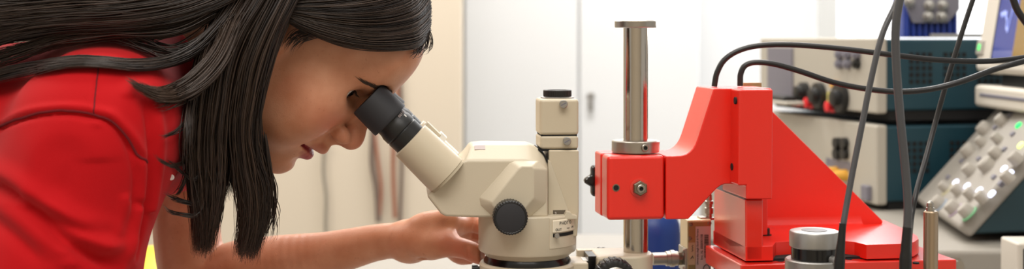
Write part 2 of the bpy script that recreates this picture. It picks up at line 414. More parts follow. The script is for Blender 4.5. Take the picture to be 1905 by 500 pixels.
# screen unit leans back
m0 = SX(1812, 132, xh + .004); lean = Vector((.034, .005, .20)).normalized(); along = Vector((0, -1, 0)); bn = along.cross(lean)
if bn.x > 0: bn = -bn
def T(u, v, n=0.): return m0 + along * u + lean * v + bn * n
def tbox(name, u0, u1, v0, v1, n0, n1, m, bev):
    bm = BM(); loft(bm, [[T(u0, v0, n), T(u1, v0, n), T(u1, v1, n), T(u0, v1, n)] for n in (n0, n1)]); return obj(name, bm, m, osc, bev)
tbox('screen_bezel', 0, .36, 0, .25, -.035, 0, M_scope, .008)
def tuv(px, py):
    r = Vector(((px - CX) / F, 1, -(py - HY) / F)); c = Vector((0, 0, CZ)) - ori
    s = bn.dot(m0 - c) / bn.dot(r); w = c + r * s - m0; return w.dot(along), w.dot(lean)
u0, v0 = tuv(1847, 107)
M_screen = mat('screen_blue', '1c2258', .2, emit='4450a8', estr=.42)
M_screenb = mat('screen_tan', '5e4a26', .2, emit='b48c44', estr=.42)
M_screenl = mat('screen_low', '3c4068', .2, emit='8a8cc4', estr=.42)
M_trace = mat('screen_trace', 'a0b0e8', .2, emit='8c98dc', estr=.5)
tbox('screen_surround', u0 - .006, .345, v0 - .005, .236, -.002, .0012, M_dark, .0005)
ub, _ = tuv(1893, 60); sc = tbox('screen', u0, ub, v0, .23, 0, .0016, M_screen, 0)
def sub(name, u0, u1, v0, v1, m):
    o = tbox(name, u0, u1, v0, v1, .0012, .0020, m, 0); o.parent = sc; return o
sub('side_readout', ub, .34, v0, .23, M_screenb); _, vl = tuv(1848, 92); sub('lower_readout', u0 + .002, ub - .001, v0 + .001, vl, M_screenl)
pts = []
for i in range(60):
    f = i / 59; pts.append(T(u0 + .012 + f * (ub - u0 - .02), vl + .05 + .035 * math.sin(f * 9) * math.exp(-((f - .75) / .3) ** 2) + .004 * math.sin(f * 60), .0022))
tr = obj('trace', tube(BM(), pts, .0008, 6), M_trace, sc)
u, v = tuv(1826, 88); bm = BM(); loft(bm, [[T(u + dx, v + dy, n) for dx, dy in ((-.012, -.011), (.012, -.011), (.012, .011), (-.012, .011))] for n in (-.001, .003)]); pb = obj('power_button', bm, M_knob, osc, .0025)
bm = BM(); loft(bm, [[T(u + dx, v + dy, n) for dx, dy in ((-.0035, -.0045), (.0035, -.0045), (.0035, .0045), (-.0035, .0045))] for n in (.002, .0042)]); obj('power_light', bm, M_led['screen_green'], pb, .001)

# small framed meter at the right edge
q = V(1893, 452, 1.40); fr = Frame((q.x, q.y, BZ), 0)
t = thing('panel_meter', 'small framed meter with dark face, at the lower right edge', 'meter', fr.o)
hz = q.z - BZ
obj('frame', box(BM(), (0, 0, 0), (.10, .05, hz)), M_scope, t, .003)
obj('face', box(BM(), (.006, -.001, .02), (.094, .004, hz - .006)), M_dark, t, .001)

# blue bottle on the bench behind the steel column
q = V(1214, 500, 1.62)
hh = CZ - (405 - HY) / F * 1.62 - BZ; rb = 52 / F * 1.62
t = thing('reagent_bottle', 'blue plastic bottle with rounded shoulders behind the steel column', 'bottle', (q.x, 1.62, BZ))
obj('bottle_body', lathe(BM(), (0, 0, 0), (0, 0, 1), [(0, rb * .9), (.006, rb), (hh - .018, rb), (hh - .008, rb * .97), (hh, rb * .88), (hh + .008, rb * .72), (hh + .015, rb * .5), (hh + .02, rb * .42), (hh + .03, rb * .42)], 48), M_blue, t)
obj('cap', lathe(BM(), (0, 0, hh + .028), (0, 0, 1), [(0, rb * .5), (.022, rb * .5), (.024, rb * .46)], 36), M_white, t, .001)
# ================================================================== RED STAND
sf = V(1385, 485, 1.10); SF = Frame((sf.x, sf.y, BZ), 8)
L, LX, LZ = SF.L, SF.LX, SF.LZ
def zz(py, Y): return CZ - (py - HY) / F * Y
stand = thing('microscope_stand', 'bright red painted metal stand with angled side plate holding the steel column', 'stand', SF.o, 8)
z_top = CZ - .178 - BZ; z_bot = CZ - .1905 - BZ
xl = L(1387, 470, 0).x; xr_ = L(1420, 470, 0).x
base = [LZ(px, py, z_top) for px, py in ((1438, 457), (1443, 450), (1470, 448), (1572, 447.5), (1590, 449.5), (1612, 455), (1682, 453), (1700, 450), (1709, 444), (1706, 438), (1692, 430), (1645, 409))]
pl = [Vector((xl, 0, 0)), Vector((base[0].x, 0, 0))] + [Vector((p.x, p.y, 0)) for p in base] + [Vector((xl + .022, .14, 0)), Vector((xl + .022, .094, 0)), Vector((xl, .094, 0))]
pl[2].y = max(pl[2].y, .0005)
bm = BM(); loft(bm, [[(p.x, p.y, z) for p in pl] for z in (z_bot, z_top)]); obj('upper_base', bm, M_red, stand, .0022, 3)
# lower base plate and its dark pedestal
p0 = L(1378, 492, -.010); xend = max(p.x for p in base) + .001
bm = BM(); box(bm, (p0.x, -.010, p0.z - .017), (xend, .094, z_bot - .0012)); obj('lower_base', bm, M_redc, stand, .0014)
obj('base_gap', box(BM(), (p0.x + .013, .004, z_bot - .003), (xend - .035, .085, z_bot + .001)), M_dark, stand)
obj('pedestal', box(BM(), (p0.x + .006, .0, 0), (xend - .01, .09, p0.z - .017)), M_panelg, stand, .002)
bt = L(1388, 371, 0)
obj('block', box(BM(), (xl, 0, z_bot), (xr_, .092, bt.z)), M_redc, stand, .0016)
bz = L(1388, 345, -.004).z
obj('spacer', box(BM(), (xl + .0003, .004, bt.z - .001), (xr_ - .001, .0918, bz + .002)), M_panelg, stand)
xlb = L(1374, 200, -.006).x
prof = [L(px, py, -.006) for px, py in ((1375, 166.5), (1438.5, 166.5), (1437, 370.5), (1388.5, 370.5), (1388.5, 345), (1373, 345))]
prof[0].z = prof[1].z
obj('bracket', prism(BM(), [(p.x, p.z) for p in prof], -.006, .062), M_red, stand, .0014)
for px, py in ((1368.5, 187), (1362.5, 310)):
    q = LX(px, py, xlb); bm = BM(); cyl(bm, q + Vector((-.0009, 0, 0)), q + Vector((.001, 0, 0)), .0031, seg=24); bm2 = obj('screw_hole', bm, M_dark, stand)
# cranked arm
da = .0165
pts = [(1239, 290), (1252, 290), (1267, 289), (1276, 286.5), (1283, 282), (1289, 276), (1294, 268), (1298, 258), (1302, 246), (1328, 164.5), (1376, 164.5), (1436, 166), (1436, 330), (1400, 345), (1360, 342), (1349, 342), (1341, 345), (1333, 351), (1281, 407.5), (1239, 408)]
arm = [L(px, py, da) for px, py in pts]; arm[10].z = arm[9].z; arm[11].z = arm[9].z; arm[12].x = arm[11].x
obj('arm', prism(BM(), [(p.x, p.z) for p in arm], da, da + .054), M_red, stand, .0012)
# clamp, split by a slit
a, b = L(1130, 290, da), L(1236.5, 408, da)
cl = obj('clamp', box(BM(), (a.x, da, b.z), (b.x, da + .025, a.z)), M_red, stand, .0035, 4)
obj('clamp_jaw', box(BM(), (a.x, da + .028, b.z), (b.x, da + .054, a.z)), M_red, stand, .002, 3)
obj('clamp_core', box(BM(), (a.x + .004, da + .02, b.z + .004), (b.x + .003, da + .034, a.z - .003)), M_dark, stand)
q = L(1146, 349, da); bm = BM(); lathe(bm, q, (0, -1, 0), [(-.004, .0032), (.0004, .0032), (.0005, .0023), (-.0035, .0023), (-.0035, .0001)], 28, cap=False); obj('bolt_hole', bm, M_bolt, cl)
bm = BM(); cyl(bm, q + Vector((0, -.0003, 0)), q + Vector((0, .002, 0)), .0024, seg=24); obj('bolt_hole_shade', bm, M_dark, cl)
q = L(1189, 349, da); bm = BM(); lathe(bm, q, (0, -1, 0), [(0, .0082), (.0008, .0082), (.0009, .0078)], 40); obj('washer', bm, M_redc, cl)
bm = BM(); lathe(bm, q, (0, -1, 0), [(.0005, .0066), (.0052, .0066), (.0060, .0058)], 6, roll=R(30)); nut = obj('nut', bm, M_bolt, cl)
bm = BM(); lathe(bm, q, (0, -1, 0), [(.005, .0036), (.0078, .0036), (.0082, .003), (.0082, .0018), (.0062, .0016)], 28); obj('bolt_end', bm, M_brush, cl)
bm = BM(); cyl(bm, q + Vector((0, -.0063, 0)), q + Vector((0, -.0068, 0)), .0016, seg=20); obj('bolt_socket', bm, M_dark, cl)
# star knob behind the clamp, its lobes showing left of it
dk = da + .056; q = L(1121, 337, dk)
bm = BM()
def lobes(t, r): 
    s = []
    for i in range(60):
        an = 2 * math.pi * i / 60; rr = r * (1 + .17 * math.cos(6 * an)); s.append(q + Vector((rr * math.cos(an), t, rr * math.sin(an))))
    return s
loft(bm, [lobes(t, r) for t, r in ((.0015, .008), (.0022, .0122), (.004, .0134), (.009, .0134), (.0115, .0124), (.0125, .009))]); obj('star_knob', bm, M_gloss, stand)
bm = BM(); cyl(bm, q + Vector((0, -.003, 0)), q + Vector((0, .003, 0)), .004); obj('knob_screw', bm, M_bolt, stand)
# gusset side plate
dg = .112
gp = [L(px, py, dg) for px, py in ((1392, 178), (1408, 178), (1437, 206.5), (1643, 411), (1640, 414), (1400, 414))]
for p in gp[-2:]: p.z = z_top - .002
obj('side_plate', prism(BM(), [(p.x, p.z) for p in gp], dg, dg + .016), M_red, stand, .0012)
ba = L(1405, 200, .06); obj('back_web', box(BM(), (ba.x - .004, .055, z_top), (ba.x + .010, dg + .004, ba.z)), M_red, stand, .001)
# fillet where side plate meets the base
fx0, fx1 = gp[5].x + .012, gp[3].x - .022; bm = BM(); n = 7; sec = []
for x in (fx0, fx1):
    s = [Vector((x, dg + .002, z_top - .001)), Vector((x, dg + .002, z_top + .008))]
    for i in range(n + 1):
        an = math.pi / 2 * i / n; s.append(Vector((x, dg - .008 + .008 * math.cos(an), z_top + .008 - .008 * math.sin(an))))
    s.append(Vector((x, dg - .008, z_top - .001))); sec.append(s)
loft(bm, sec); obj('weld_fillet', bm, M_red, stand)
q = LZ(1424, 437, z_top); bm = BM(); lathe(bm, q, (0, 0, 1), [(0, .0055), (.0008, .0055), (.001, .004), (.006, .004), (.0065, .0035)], 24); obj('screw', bm, M_gloss, stand)
for px, py in ((1579, 482), (1704, 488), (1452, 485.5)):
    q = LZ(px, py, z_bot - .0012); bm = BM(); cyl(bm, q + Vector((0, 0, -.001)), q + Vector((0, 0, .0004)), .0028, seg=20); obj('screw_hole', bm, M_dark, stand)
# a scrap of tape at the back of the arm top
q = L(1396, 158, da + .056); obj('tape', box(BM(), (q.x - .0085, da + .050, q.z - .012), (q.x + .0085, da + .056, q.z + .0022)), M_tape, stand)

# steel column with collar and top disc
dc = da + .0275; ccx = L(1182.5, 300, dc).x
CW = SF.o + SF.ex * ccx + SF.ey * dc; cY = CW.y
col = thing('steel_column', 'polished steel column with flat top disc and set-screw collar, held by the red clamp', 'column', (CW.x, CW.y, zz(486, cY)), 8)
zc = lambda py, off=0.: zz(py, cY + off) - zz(486, cY)
rc = 22.8 / F * cY
bm = BM(); lathe(bm, (0, 0, 0), (0, 0, 1), [(0, rc), (zc(52), rc)], 72)
obj('shaft', bm, M_steel, col)
rd = 39 / F * cY; bm = BM(); lathe(bm, (0, 0, zc(51.5)), (0, 0, 1), [(0, rd - .0008), (.0006, rd), (zc(38.5) - zc(51.5) - .0006, rd), (zc(38.5) - zc(51.5), rd - .0008)], 72); obj('top_disc', bm, M_brush, col)
rk = 44.5 / F * (cY); z0, z1 = zc(285.5, -.02), zc(264, -.02); bm = BM(); lathe(bm, (0, 0, z0), (0, 0, 1), [(0, rk), (z1 - z0 - .0008, rk), (z1 - z0, rk - .0008), (z1 - z0, rc + .0002)], 72, cap=False); cc = obj('collar', bm, M_brush, col)
an = R(-82); dv = Vector((math.cos(an), math.sin(an), 0)); q = Vector((0, 0, (z0 + z1) / 2)) + dv * (rk - .001)
bm = BM(); lathe(bm, q, dv, [(0, .0033), (.003, .0033), (.0034, .0028), (.0034, .0018), (.002, .0017)], 28); obj('set_screw', bm, M_brush, cc)
bm = BM(); cyl(bm, q + dv * .0019, q + dv * .0024, .0017, seg=6); obj('screw_socket', bm, M_dark, cc)

# ================================================================== MICROSCOPE
MF = Frame((X_at(981, 1.117), 1.117, BZ), 5); m = MF.L
mic = thing('stereo_microscope', 'cream stereo microscope with black eyepieces, focus knob and camera tube', 'microscope', MF.o, 5)
mz = lambda py, Y: zz(py, Y) - BZ
rb_ = 91 / F * 1.117; Yf = 1.117 - rb_
prof = [(mz(402, 1.117) + .004, rb_ - .001), (mz(402, 1.117) + .001, rb_), (mz(476, Yf), rb_), (mz(479, Yf), rb_ - .0008), (mz(481, Yf), rb_ - .003), (mz(488, Yf + .003), rb_ - .0065)]
prof = [(z, r) for z, r in prof]; prof[0] = (m(1019, 404, -.0345).z + .001, rb_ - .0006); prof[1] = (m(1019, 404, -.0345).z + .0002, rb_)
obj('body', lathe(BM(), (0, 0, 0), (0, 0, 1), prof[::-1], 96), M_cream, mic, 0)
# black groove ring under the body
zg = prof[-1][0]
obj('groove_ring', lathe(BM(), (0, 0, 0), (0, 0, 1), [(zg - .012, rb_ - .0045), (zg - .004, rb_ - .0045), (zg + .001, rb_ - .0075)], 80), M_gloss, mic)
# head: loft of profiles, top chamfered to both sides
wd = .0345; wc = .0225; wi = .019
full = [(794, 364), (797, 358), (868, 284), (878, 270), (900, 268), (985, 269), (1001, 275), (1012, 288), (1019, 305), (1019, 404), (890, 404), (830, 402), (820, 397)]
sidep = [(794, 364), (797, 360), (862, 299), (870, 298), (900, 298), (975, 298), (995, 301), (1010, 309), (1019, 318), (1019, 404), (890, 404), (830, 402), (820, 397)]
def shift(pts, d, pd):                                   # px read on plane pd, placed at depth d with the same local x, z
    return [(m(px, py, pd).x, d, m(px, py, pd).z) for px, py in pts]
fu = [(m(px, py, -wi).x, m(px, py, -wi).z) for px, py in full]; si = [(m(px, py, -wd).x, m(px, py, -wd).z) for px, py in sidep]
mixp = lambda A, B, t: [(a[0] * (1 - t) + b[0] * t, a[1] * (1 - t) + b[1] * t) for a, b in zip(A, B)]
secs = [[(x, d, z) for x, z in P_] for d, P_ in ((-wd, mixp(si, fu, 0)), (-wi, fu), (wi, fu), (wd, si))]
hd = obj('head', loft(BM(), secs), M_cream, mic, .0022, 4)
# front mounting face, slightly proud, where the tubes enter
tdir = Vector((.74, 0, -.672)).normalized(); tup = Vector((.672, 0, .74)).normalized()
# focus housing boss on the near side
def mp(px, py, d): p = m(px, py, d); return Vector((p.x, p.z))
outer = [(891, 367), (947, 303), (957, 299), (1002, 299), (1018, 315), (1016, 375), (1012, 381), (985, 404), (930, 404), (912, 399), (893, 380)]
inner = [(915, 376), (965, 314), (972, 309.5), (989, 309.5), (993, 314), (993, 366), (990, 371), (968, 398), (938, 398), (930, 395), (917, 382)]
o_ = [mp(*q, -wd + .001) for q in outer]; i_ = [mp(*q, -wd - .0085) for q in inner]
bm = BM(); loft(bm, [[(p.x, -wd + .002, p.y) for p in o_], [(p.x, -wd, p.y) for p in o_], [(p.x, -wd - .0085, p.y) for p in i_]])
obj('focus_housing', bm, M_cream, mic, .0022, 4)
q = m(950, 405, -wd - .021); kb = .0142
bm = BM(); lathe(bm, (q.x, -wd - .006, q.z), (0, -1, 0), [(0, kb * .82), (.002, kb * .98), (.003, kb), (.0145, kb), (.0152, kb * .96), (.0155, kb * .90), (.0152, kb * .86), (.0152, kb * .05)], 144, teeth=36, amp=.014)
kn = obj('focus_knob', bm, M_black, mic, 0, angle=25)
bm = BM(); lathe(bm, (q.x, -wd - .0205, q.z), (0, -1, 0), [(0, kb * .84), (.0008, kb * .84), (.001, kb * .8)], 64); obj('knob_cap', bm, M_rubber, kn)
bm = BM(); lathe(bm, (q.x, wd + .006, q.z), (0, 1, 0), [(-.008, kb * .82), (.003, kb), (.0145, kb), (.0155, kb * .9), (.0155, kb * .05)], 144, teeth=36, amp=.014); obj('focus_knob', bm, M_black, mic, 0, angle=25)
# housing on the far side too
bm = BM(); loft(bm, [[(p.x, wd - .002, p.y) for p in o_], [(p.x, wd, p.y) for p in o_], [(p.x, wd + .0085, p.y) for p in i_]]); obj('focus_housing', bm, M_cream, mic, .0022, 4)

# eyepiece tubes
dn = -.030
A0 = m(764, 261, dn); A1 = m(832, 327, dn); ax = (A1 - A0).normalized()
for k, d in ((0, dn), (1, -dn)):
    base_ = Vector((A0.x, d, A0.z)); pxm = 1.085 / F
    E = lambda px: ax * (px * pxm)
    tb = obj('eyepiece_tube', lathe(BM(), base_, ax, [(-2 * pxm, .0160), (-1 * pxm, .0171), (0, .0176), (10 * pxm, .0179), (78 * pxm, .0188), (92 * pxm, .0188), (93 * pxm, .0178)], 64), M_creamd, mic)
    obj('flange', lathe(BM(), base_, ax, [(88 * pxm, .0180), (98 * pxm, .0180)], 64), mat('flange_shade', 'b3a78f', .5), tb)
    ep = obj('eyepiece', lathe(BM(), base_, ax, [(4 * pxm, .0150), (-22 * pxm, .0152), (-24 * pxm, .0146), (-26 * pxm, .0152), (-38 * pxm, .0153), (-43 * pxm, .0145), (-51 * pxm, .0142), (-58 * pxm, .0142), (-60 * pxm, .012)][::-1], 64), M_black, tb)
    obj('rubber_eyecup', lathe(BM(), base_, ax, [(-109 * pxm, .0130), (-111 * pxm, .0158), (-110 * pxm, .0167), (-106 * pxm, .0171), (-60 * pxm, .0178), (-54 * pxm, .0178), (-52.5 * pxm, .0174), (-52 * pxm, .0142)], 64), M_rubber, ep)
    bm = BM(); lathe(bm, base_, ax, [(-109 * pxm, .0126), (-109.5 * pxm, .0001)], 48, cap=False); obj('lens', bm, M_gloss, ep)
    if k == 0:
        # white scale marks engraved on the barrel
        nrm = (tup * .80 + Vector((0, -.6, 0))).normalized(); rt = ax.cross(nrm).normalized()
        for i, s in enumerate(('0', '0', '1', '/', 'S')):
            an = R(34 + i * 7.5); nr = tup * math.sin(an) + Vector((0, -math.cos(an), 0)); tg = tup * math.cos(an) + Vector((0, math.sin(an), 0))
            text_mesh('scale_mark', s, .0034, M_sticker, ep, base_ + ax * (-46.5 * pxm) + nr * .0148, tg, -ax if False else tg.cross(nr) * -1, .0002)
        an = R(52); nr = tup * math.sin(an) + Vector((0, -math.cos(an), 0)); tg = tup * math.cos(an) + Vector((0, math.sin(an), 0))
        obj('index_mark', obox(BM(), base_ + ax * (-39 * pxm) + nr * .0152, tg * .0006, ax * .0012, nr * .0003), M_white, ep)
# slide latch between the tubes
c0 = m(806, 247, -.004); 
q0 = m(790, 236, 0.0); q1 = m(812, 256, 0.0); cc_ = (q0 + q1) / 2
obj('latch', obox(BM(), cc_ + tup * .0005, ax * ((q1 - q0).length / 2 + .001), Vector((0, .010, 0)), tup * .0045), M_cream, mic, .0008)
qw = m(819, 258, 0.0); obj('latch_end', obox(BM(), qw, ax * .0035, Vector((0, .0095, 0)), tup * .0050), M_white, mic, .0006)
q2 = m(838, 279, 0.0); obj('bridge', obox(BM(), q2 - tup * .006, ax * .013, Vector((0, .014, 0)), tup * .0065), M_cream, mic, .001)

# camera tube
df = -.020
a, b = m(1004, 184, df), m(1077, 251.3, df); x0, x1 = a.x, b.x; dp = (x1 - x0) * 1.05
obj('camera_port', box(BM(), (x0, df, b.z), (x1, df + dp, a.z)), M_creamd, mic, .0030, 4)
t_ = m(1004, 252.6, df).z; b_ = m(1004, 277.8, df).z
obj('port_collar', box(BM(), (x0 + .0003, df + .0003, b_), (x1 - .0003, df + dp, t_)), M_creamd, mic, .0024, 4)
obj('port_joint', box(BM(), (x0 + .0015, df + .0015, b_ - .0016), (x1 - .0015, df + dp - .0015, a.z - .004)), M_dark, mic)
cx_, cy_ = (x0 + x1) / 2 + .0005, df + dp / 2
obj('port_ring', lathe(BM(), (cx_, cy_, a.z - .001), (0, 0, 1), [(0, .0145), (.0018, .0145), (.0022, .0135)], 56), M_alu, mic)
zcap = m(1040, 178.5, df + dp / 2 - .012).z
bm = BM(); lathe(bm, (cx_, cy_, zcap), (0, 0, 1), [(-.002, .0118), (.0002, .0122), (.0044, .0122), (.0048, .0117), (.0048, .009), (.0043, .0086), (.0043, .0004)], 120, teeth=40, amp=.008); obj('dust_cap', bm, M_black, mic, angle=25)
for px, py in ((1048.5, 193.5), (1055, 262.5)):
    q = m(px, py, df - .005); bm = BM(); lathe(bm, (q.x, df + .001, q.z), (0, -1, 0), [(0, .0026), (.003, .0026), (.0032, .0034), (.0062, .0035), (.0066, .0031)], 40); s_ = obj('thumb_screw', bm, M_alu, mic)
    obj('screw_slot', obox(BM(), (q.x, df - .0057, q.z), Vector((.0022, 0, .0012)), Vector((0, .0001, 0)), Vector((-.0002, 0, .0004))), M_panelg, s_)
# column below the port: flares towards the body, with recessed web
dcol = -.0215
colp = [m(px, py, dcol) for px, py in ((1077, 279), (1077, 392), (1074, 440), (1021, 440), (1021, 279))]
obj('port_column', prism(BM(), [(p.x, p.z) for p in colp], dcol, .020), M_creamd, mic, .0014)
web = [m(px, py, dcol) for px, py in ((1019, 296), (1024, 300), (1058, 392), (1060, 404), (1022, 404), (1019, 404))]
bm = BM(); loft(bm, [[(p.x, dcol + .004, p.z) for p in web], [(p.x, dcol - .0018, p.z) for p in web]]); obj('web', bm, M_cream, mic, .0008)
ledge = [m(px, py, dcol - .006) for px, py in ((1053, 392), (1060, 393), (1064, 398), (1073, 400), (1073, 406), (1029, 407), (1029, 405), (1048, 402))]
obj('ledge', prism(BM(), [(p.x, p.z) for p in ledge], dcol - .010, dcol + .004), M_cream, mic, .0012)
s0, s1 = m(1029, 391, dcol - .0025), m(1053, 403, dcol - .0025)
obj('slot', box(BM(), (s0.x, dcol - .0022, s1.z), (s1.x, dcol + .003, s0.z)), mat('slot_shade', '5d5346', .6), mic)
text_mesh('slot_mark', '2', .0032, M_white, mic, (s0.x + .0022, dcol - .0024, (s0.z + s1.z) / 2), (1, 0, 0), (0, 0, 1), .0001)
# lever plate, curved about the body axis
def arc_plate(px0, px1, py0, py1, r0, r1, name, mt, nseg=14, bev=.0008):
    pa, pb = m(px0, (py0 + py1) / 2, -.036), m(px1, (py0 + py1) / 2, -.028)
    ztop, zbot = m((px0 + px1) / 2, py0, -.036).z, m((px0 + px1) / 2, py1, -.036).z
    xa, xb = pa.x, pb.x; bm = BM(); secs = []
    for i in range(nseg + 1):
        x = xa + (xb - xa) * i / nseg
        y0 = -math.sqrt(max(r0 * r0 - x * x, 1e-6)); y1 = -math.sqrt(max(r1 * r1 - x * x, 1e-6))
        secs.append([(x, y0, zbot), (x, y0, ztop), (x, y1, ztop), (x, y1, zbot)])
    loft(bm, secs); return obj(name, bm, mt, mic, bev), (xa + xb) / 2, (ztop + zbot) / 2, xa, xb
hsg, _, _, _, _ = arc_plate(1021, 1075, 404, 462, rb_ - .010, rb_ + .0006, 'lever_housing', M_cream)
lp, xm_, zm_, xa, xb = arc_plate(1027, 1071, 408.5, 432, rb_ - .004, rb_ + .0016, 'label_plate', mat('label_cream', 'e6dcc6', .5))
def on_arc(x, z, r): return Vector((x, -math.sqrt(r * r - x * x), z))
def arc_text(s, size, x, z):
    p = on_arc(x, z, rb_ + .0017); nr = Vector((p.x, p.y, 0)).normalized(); return text_mesh('lettering', s, size, M_ink, lp, p, Vector((0, 0, 1)).cross(nr) , (0, 0, 1), .0001)
hgt = .0046
for i, ch in enumerate('PHOTO'): arc_text(ch, .0040, xm_ + .0003 + (i - 2) * .00235 + .0008, zm_ + .0022)
for i, ch in enumerate('OUT'): arc_text(ch, .0030, xa + .0036 + i * .0019, zm_ - .0028)
for i, ch in enumerate('IN'): arc_text(ch, .0026, xb - .0036 + i * .0014, zm_ - .0022)
p = on_arc(xm_ + .003, zm_ - .0024, rb_ + .0017); obj('lettering', obox(BM(), p, (.0021, .0012, 0), (0, .0001, 0), (0, 0, .00022)), M_ink, lp)
arc_plate(1028, 1068, 433.5, 439.5, rb_ - .004, rb_ + .0010, 'lever_slot', M_dark, bev=0)
q = m(1036, 438, -.041); p = on_arc(q.x, q.z, rb_)
obj('lever', lathe(BM(), p + Vector((0, .002, 0)), (0, -1, 0), [(0, .0016), (.006, .0016), (.0072, .0022), (.009, .0018)], 20), M_alu, mic)
# dark joint line between head and column, dial sticker on the head top
obj('joint', prism(BM(), [(p.x, p.z) for p in [m(px, py, dcol) for px, py in ((1002, 275), (1010, 281.5), (1020, 297), (1022, 303), (1021.5, 404), (1019.5, 404), (1019, 303), (1009, 284), (1001, 278))]], dcol - .0004, .012), M_dark, mic)
q = m(893, 278, -.025); k_ = Vector((0, -.0155, (si[4][1] - fu[4][1]))).normalized()
obj('sticker', obox(BM(), (q.x, -.0225, fu[4][1] + (si[4][1] - fu[4][1]) * (.0225 - wi) / (wd - wi) + .0003), (.0045, 0, 0), k_ * .0025, Vector((0, k_.z, -k_.y)) * .0002), M_sticker, mic)

# ================================================================== FOCUS MOUNT with ring, on the column
fm = thing('focus_mount', 'cream focusing mount with black ribbed knobs, between the microscope and the steel column', 'focus mount', (CW.x, CW.y, BZ), 5)
MO = Frame((CW.x, CW.y, BZ), 5); g = MO.L
ztp = g(1150, 477, -.024).z; xa_, xb_ = g(1111, 477, -.024).x, g(1213, 477, 0).x
pts = []
for i in range(13):
    an = -math.pi / 2 + math.pi * i / 12; pts.append((xb_ - .024 * .8 + .024 * .8 * math.cos(an), .024 * math.sin(an)))
pts += [(xa_, .024), (xa_, -.024)]
bm = BM(); loft(bm, [[(x, y, z) for x, y in pts] for z in (ztp - .045, ztp)]); obj('column_sleeve', bm, M_cream, fm, .0025, 4)
obj('clip', box(BM(), (xa_ - .0065, -.016, ztp - .03), (xa_ + .001, .012, ztp - .0006)), M_gloss, fm, .0008)
obj('guide', box(BM(), (xa_ - .012, .012, ztp - .03), (xa_ + .002, .022, ztp)), M_cream, fm, .0008)
zl = g(1085, 490, -.020).z; xl_ = g(1056, 490, 0).x - .02
obj('carrier', box(BM(), (xl_, -.022, zl - .03), (xa_ - .007, .014, zl + .001)), M_cream, fm, .0016)
q0, q1 = g(1081, 477, 0), g(1101, 484, 0)
obj('label', box(BM(), (q0.x, -.013, zl + .0008), (q1.x, .004, zl + .0014)), M_white, fm)
for s in (-1, 1):
    q = g(1143, 519, -.036) if s < 0 else g(1118, 497, .036); rk_ = .0178
    bm = BM(); lathe(bm, (q.x, s * .026, q.z), (0, s, 0), [(-.004, .012), (0, rk_ * .96), (.002, rk_), (.013, rk_), (.0155, rk_ * .93), (.0165, rk_ * .8), (.0165, rk_ * .62)], 144, cap=False, teeth=24, amp=.018)
    k = obj('coarse_knob', bm, M_black, fm, angle=25)
    obj('knob_insert', lathe(BM(), (q.x, s * .026, q.z), (0, s, 0), [(.012, rk_ * .64), (.0172, rk_ * .64), (.0180, rk_ * .58), (.0182, .0005)], 64), M_brush, k)
# ring that carries the microscope
mo = MO.to(MF.o); zr = zg
bm = BM(); lathe(bm, (mo.x, mo.y, 0), (0, 0, 1), [(zr - .03, rb_ - .002), (zr - .0075, rb_ - .0008), (zr - .0055, rb_ - .002), (zr - .0055, rb_ - .0055), (zr - .03, rb_ - .0055)], 96, cap=False); obj('ring', bm, M_cream, fm)
q = g(884, 498, 0); bm = BM(); cyl(bm, Vector((mo.x - rb_ + .002, mo.y + .002, q.z)), Vector((q.x - .002, mo.y + .002, q.z)), .0022, seg=20); cyl(bm, Vector((q.x + .002, mo.y + .002, q.z)), Vector((q.x - .003, mo.y + .002, q.z)), .0034, seg=24); obj('ring_screw', bm, M_black, fm)

# ================================================================== MODULE behind the block
p = V(1280, 412, 1.20); AF = Frame((p.x, p.y, BZ), 8); h_ = p.z - BZ
am = thing('amplifier_module', 'tall brass-coloured electronics module with silver inventory sticker, behind the red block', 'electronics module', AF.o, 8)
obj('case', box(BM(), (0, 0, 0), (.0222, .026, h_)), M_gold, am, .0008)
obj('side_cover', box(BM(), (-.0004, .0008, 0), (.003, .0258, h_ + .0002)), M_goldl, am, .0006)
obj('top_cover', box(BM(), (-.0004, .0004, h_ - .001), (.0224, .0262, h_ + .0012)), M_goldl, am, .0005)
f_ = AF.L
for px, py in ((1285.5, 417), (1320, 415), (1283.5, 443)):
    q = f_(px, py, 0); bm = BM(); lathe(bm, (q.x, .0005, q.z), (0, -1, 0), [(0, .0019), (.001, .0019), (.0012, .0014), (.0006, .001)], 20); obj('screw', bm, M_bolt, am)
a, b = f_(1294, 421, 0), f_(1322, 520, 0)
stk = obj('inventory_sticker', box(BM(), (a.x, -.0003, b.z), (b.x, .0006, a.z)), M_sticker, am)
a2, b2 = f_(1279.5, 451, 0), f_(1293, 492, 0)
st2 = obj('small_label', box(BM(), (a2.x + .0004, -.0002, b2.z), (b2.x, .0006, a2.z)), mat('label_tan', 'b5a385', .6), am)
q = f_(1297.5, 456, 0); text_mesh('lettering', 'Universita degli Studi di Ferrara', .0026, M_ink, stk, (q.x, -.0004, f_(1297, 459, 0).z), (0, 0, 1), (-1, 0, 0), .0001)
text_mesh('lettering', 'Inv. N. 00000158', .0034, M_ink, stk, (f_(1305.5, 460, 0).x, -.0004, f_(1305, 459, 0).z), (0, 0, 1), (-1, 0, 0), .0001)
bm = BM(); zt_ = f_(1314, 436, 0).z; zb_ = f_(1314, 478, 0).z; xx0, xx1 = f_(1310, 450, 0).x, f_(1318, 450, 0).x; z = zt_
rr = random.Random(3)
while z > zb_:
    w_ = rr.choice((.0003, .0003, .0005, .0008)); box(bm, (xx0, -.0005, z - w_), (xx1, -.0002, z)); z -= w_ + rr.choice((.0003, .0005))
obj('barcode', bm, M_ink, stk)
q = f_(1314, 500, 0); obj('emblem', tube(BM(), [Vector((q.x + .003 * math.cos(t * .35), -.0005, q.z + .004 * math.sin(t * .35))) for t in range(14)], .0004, 6), M_ink, stk)
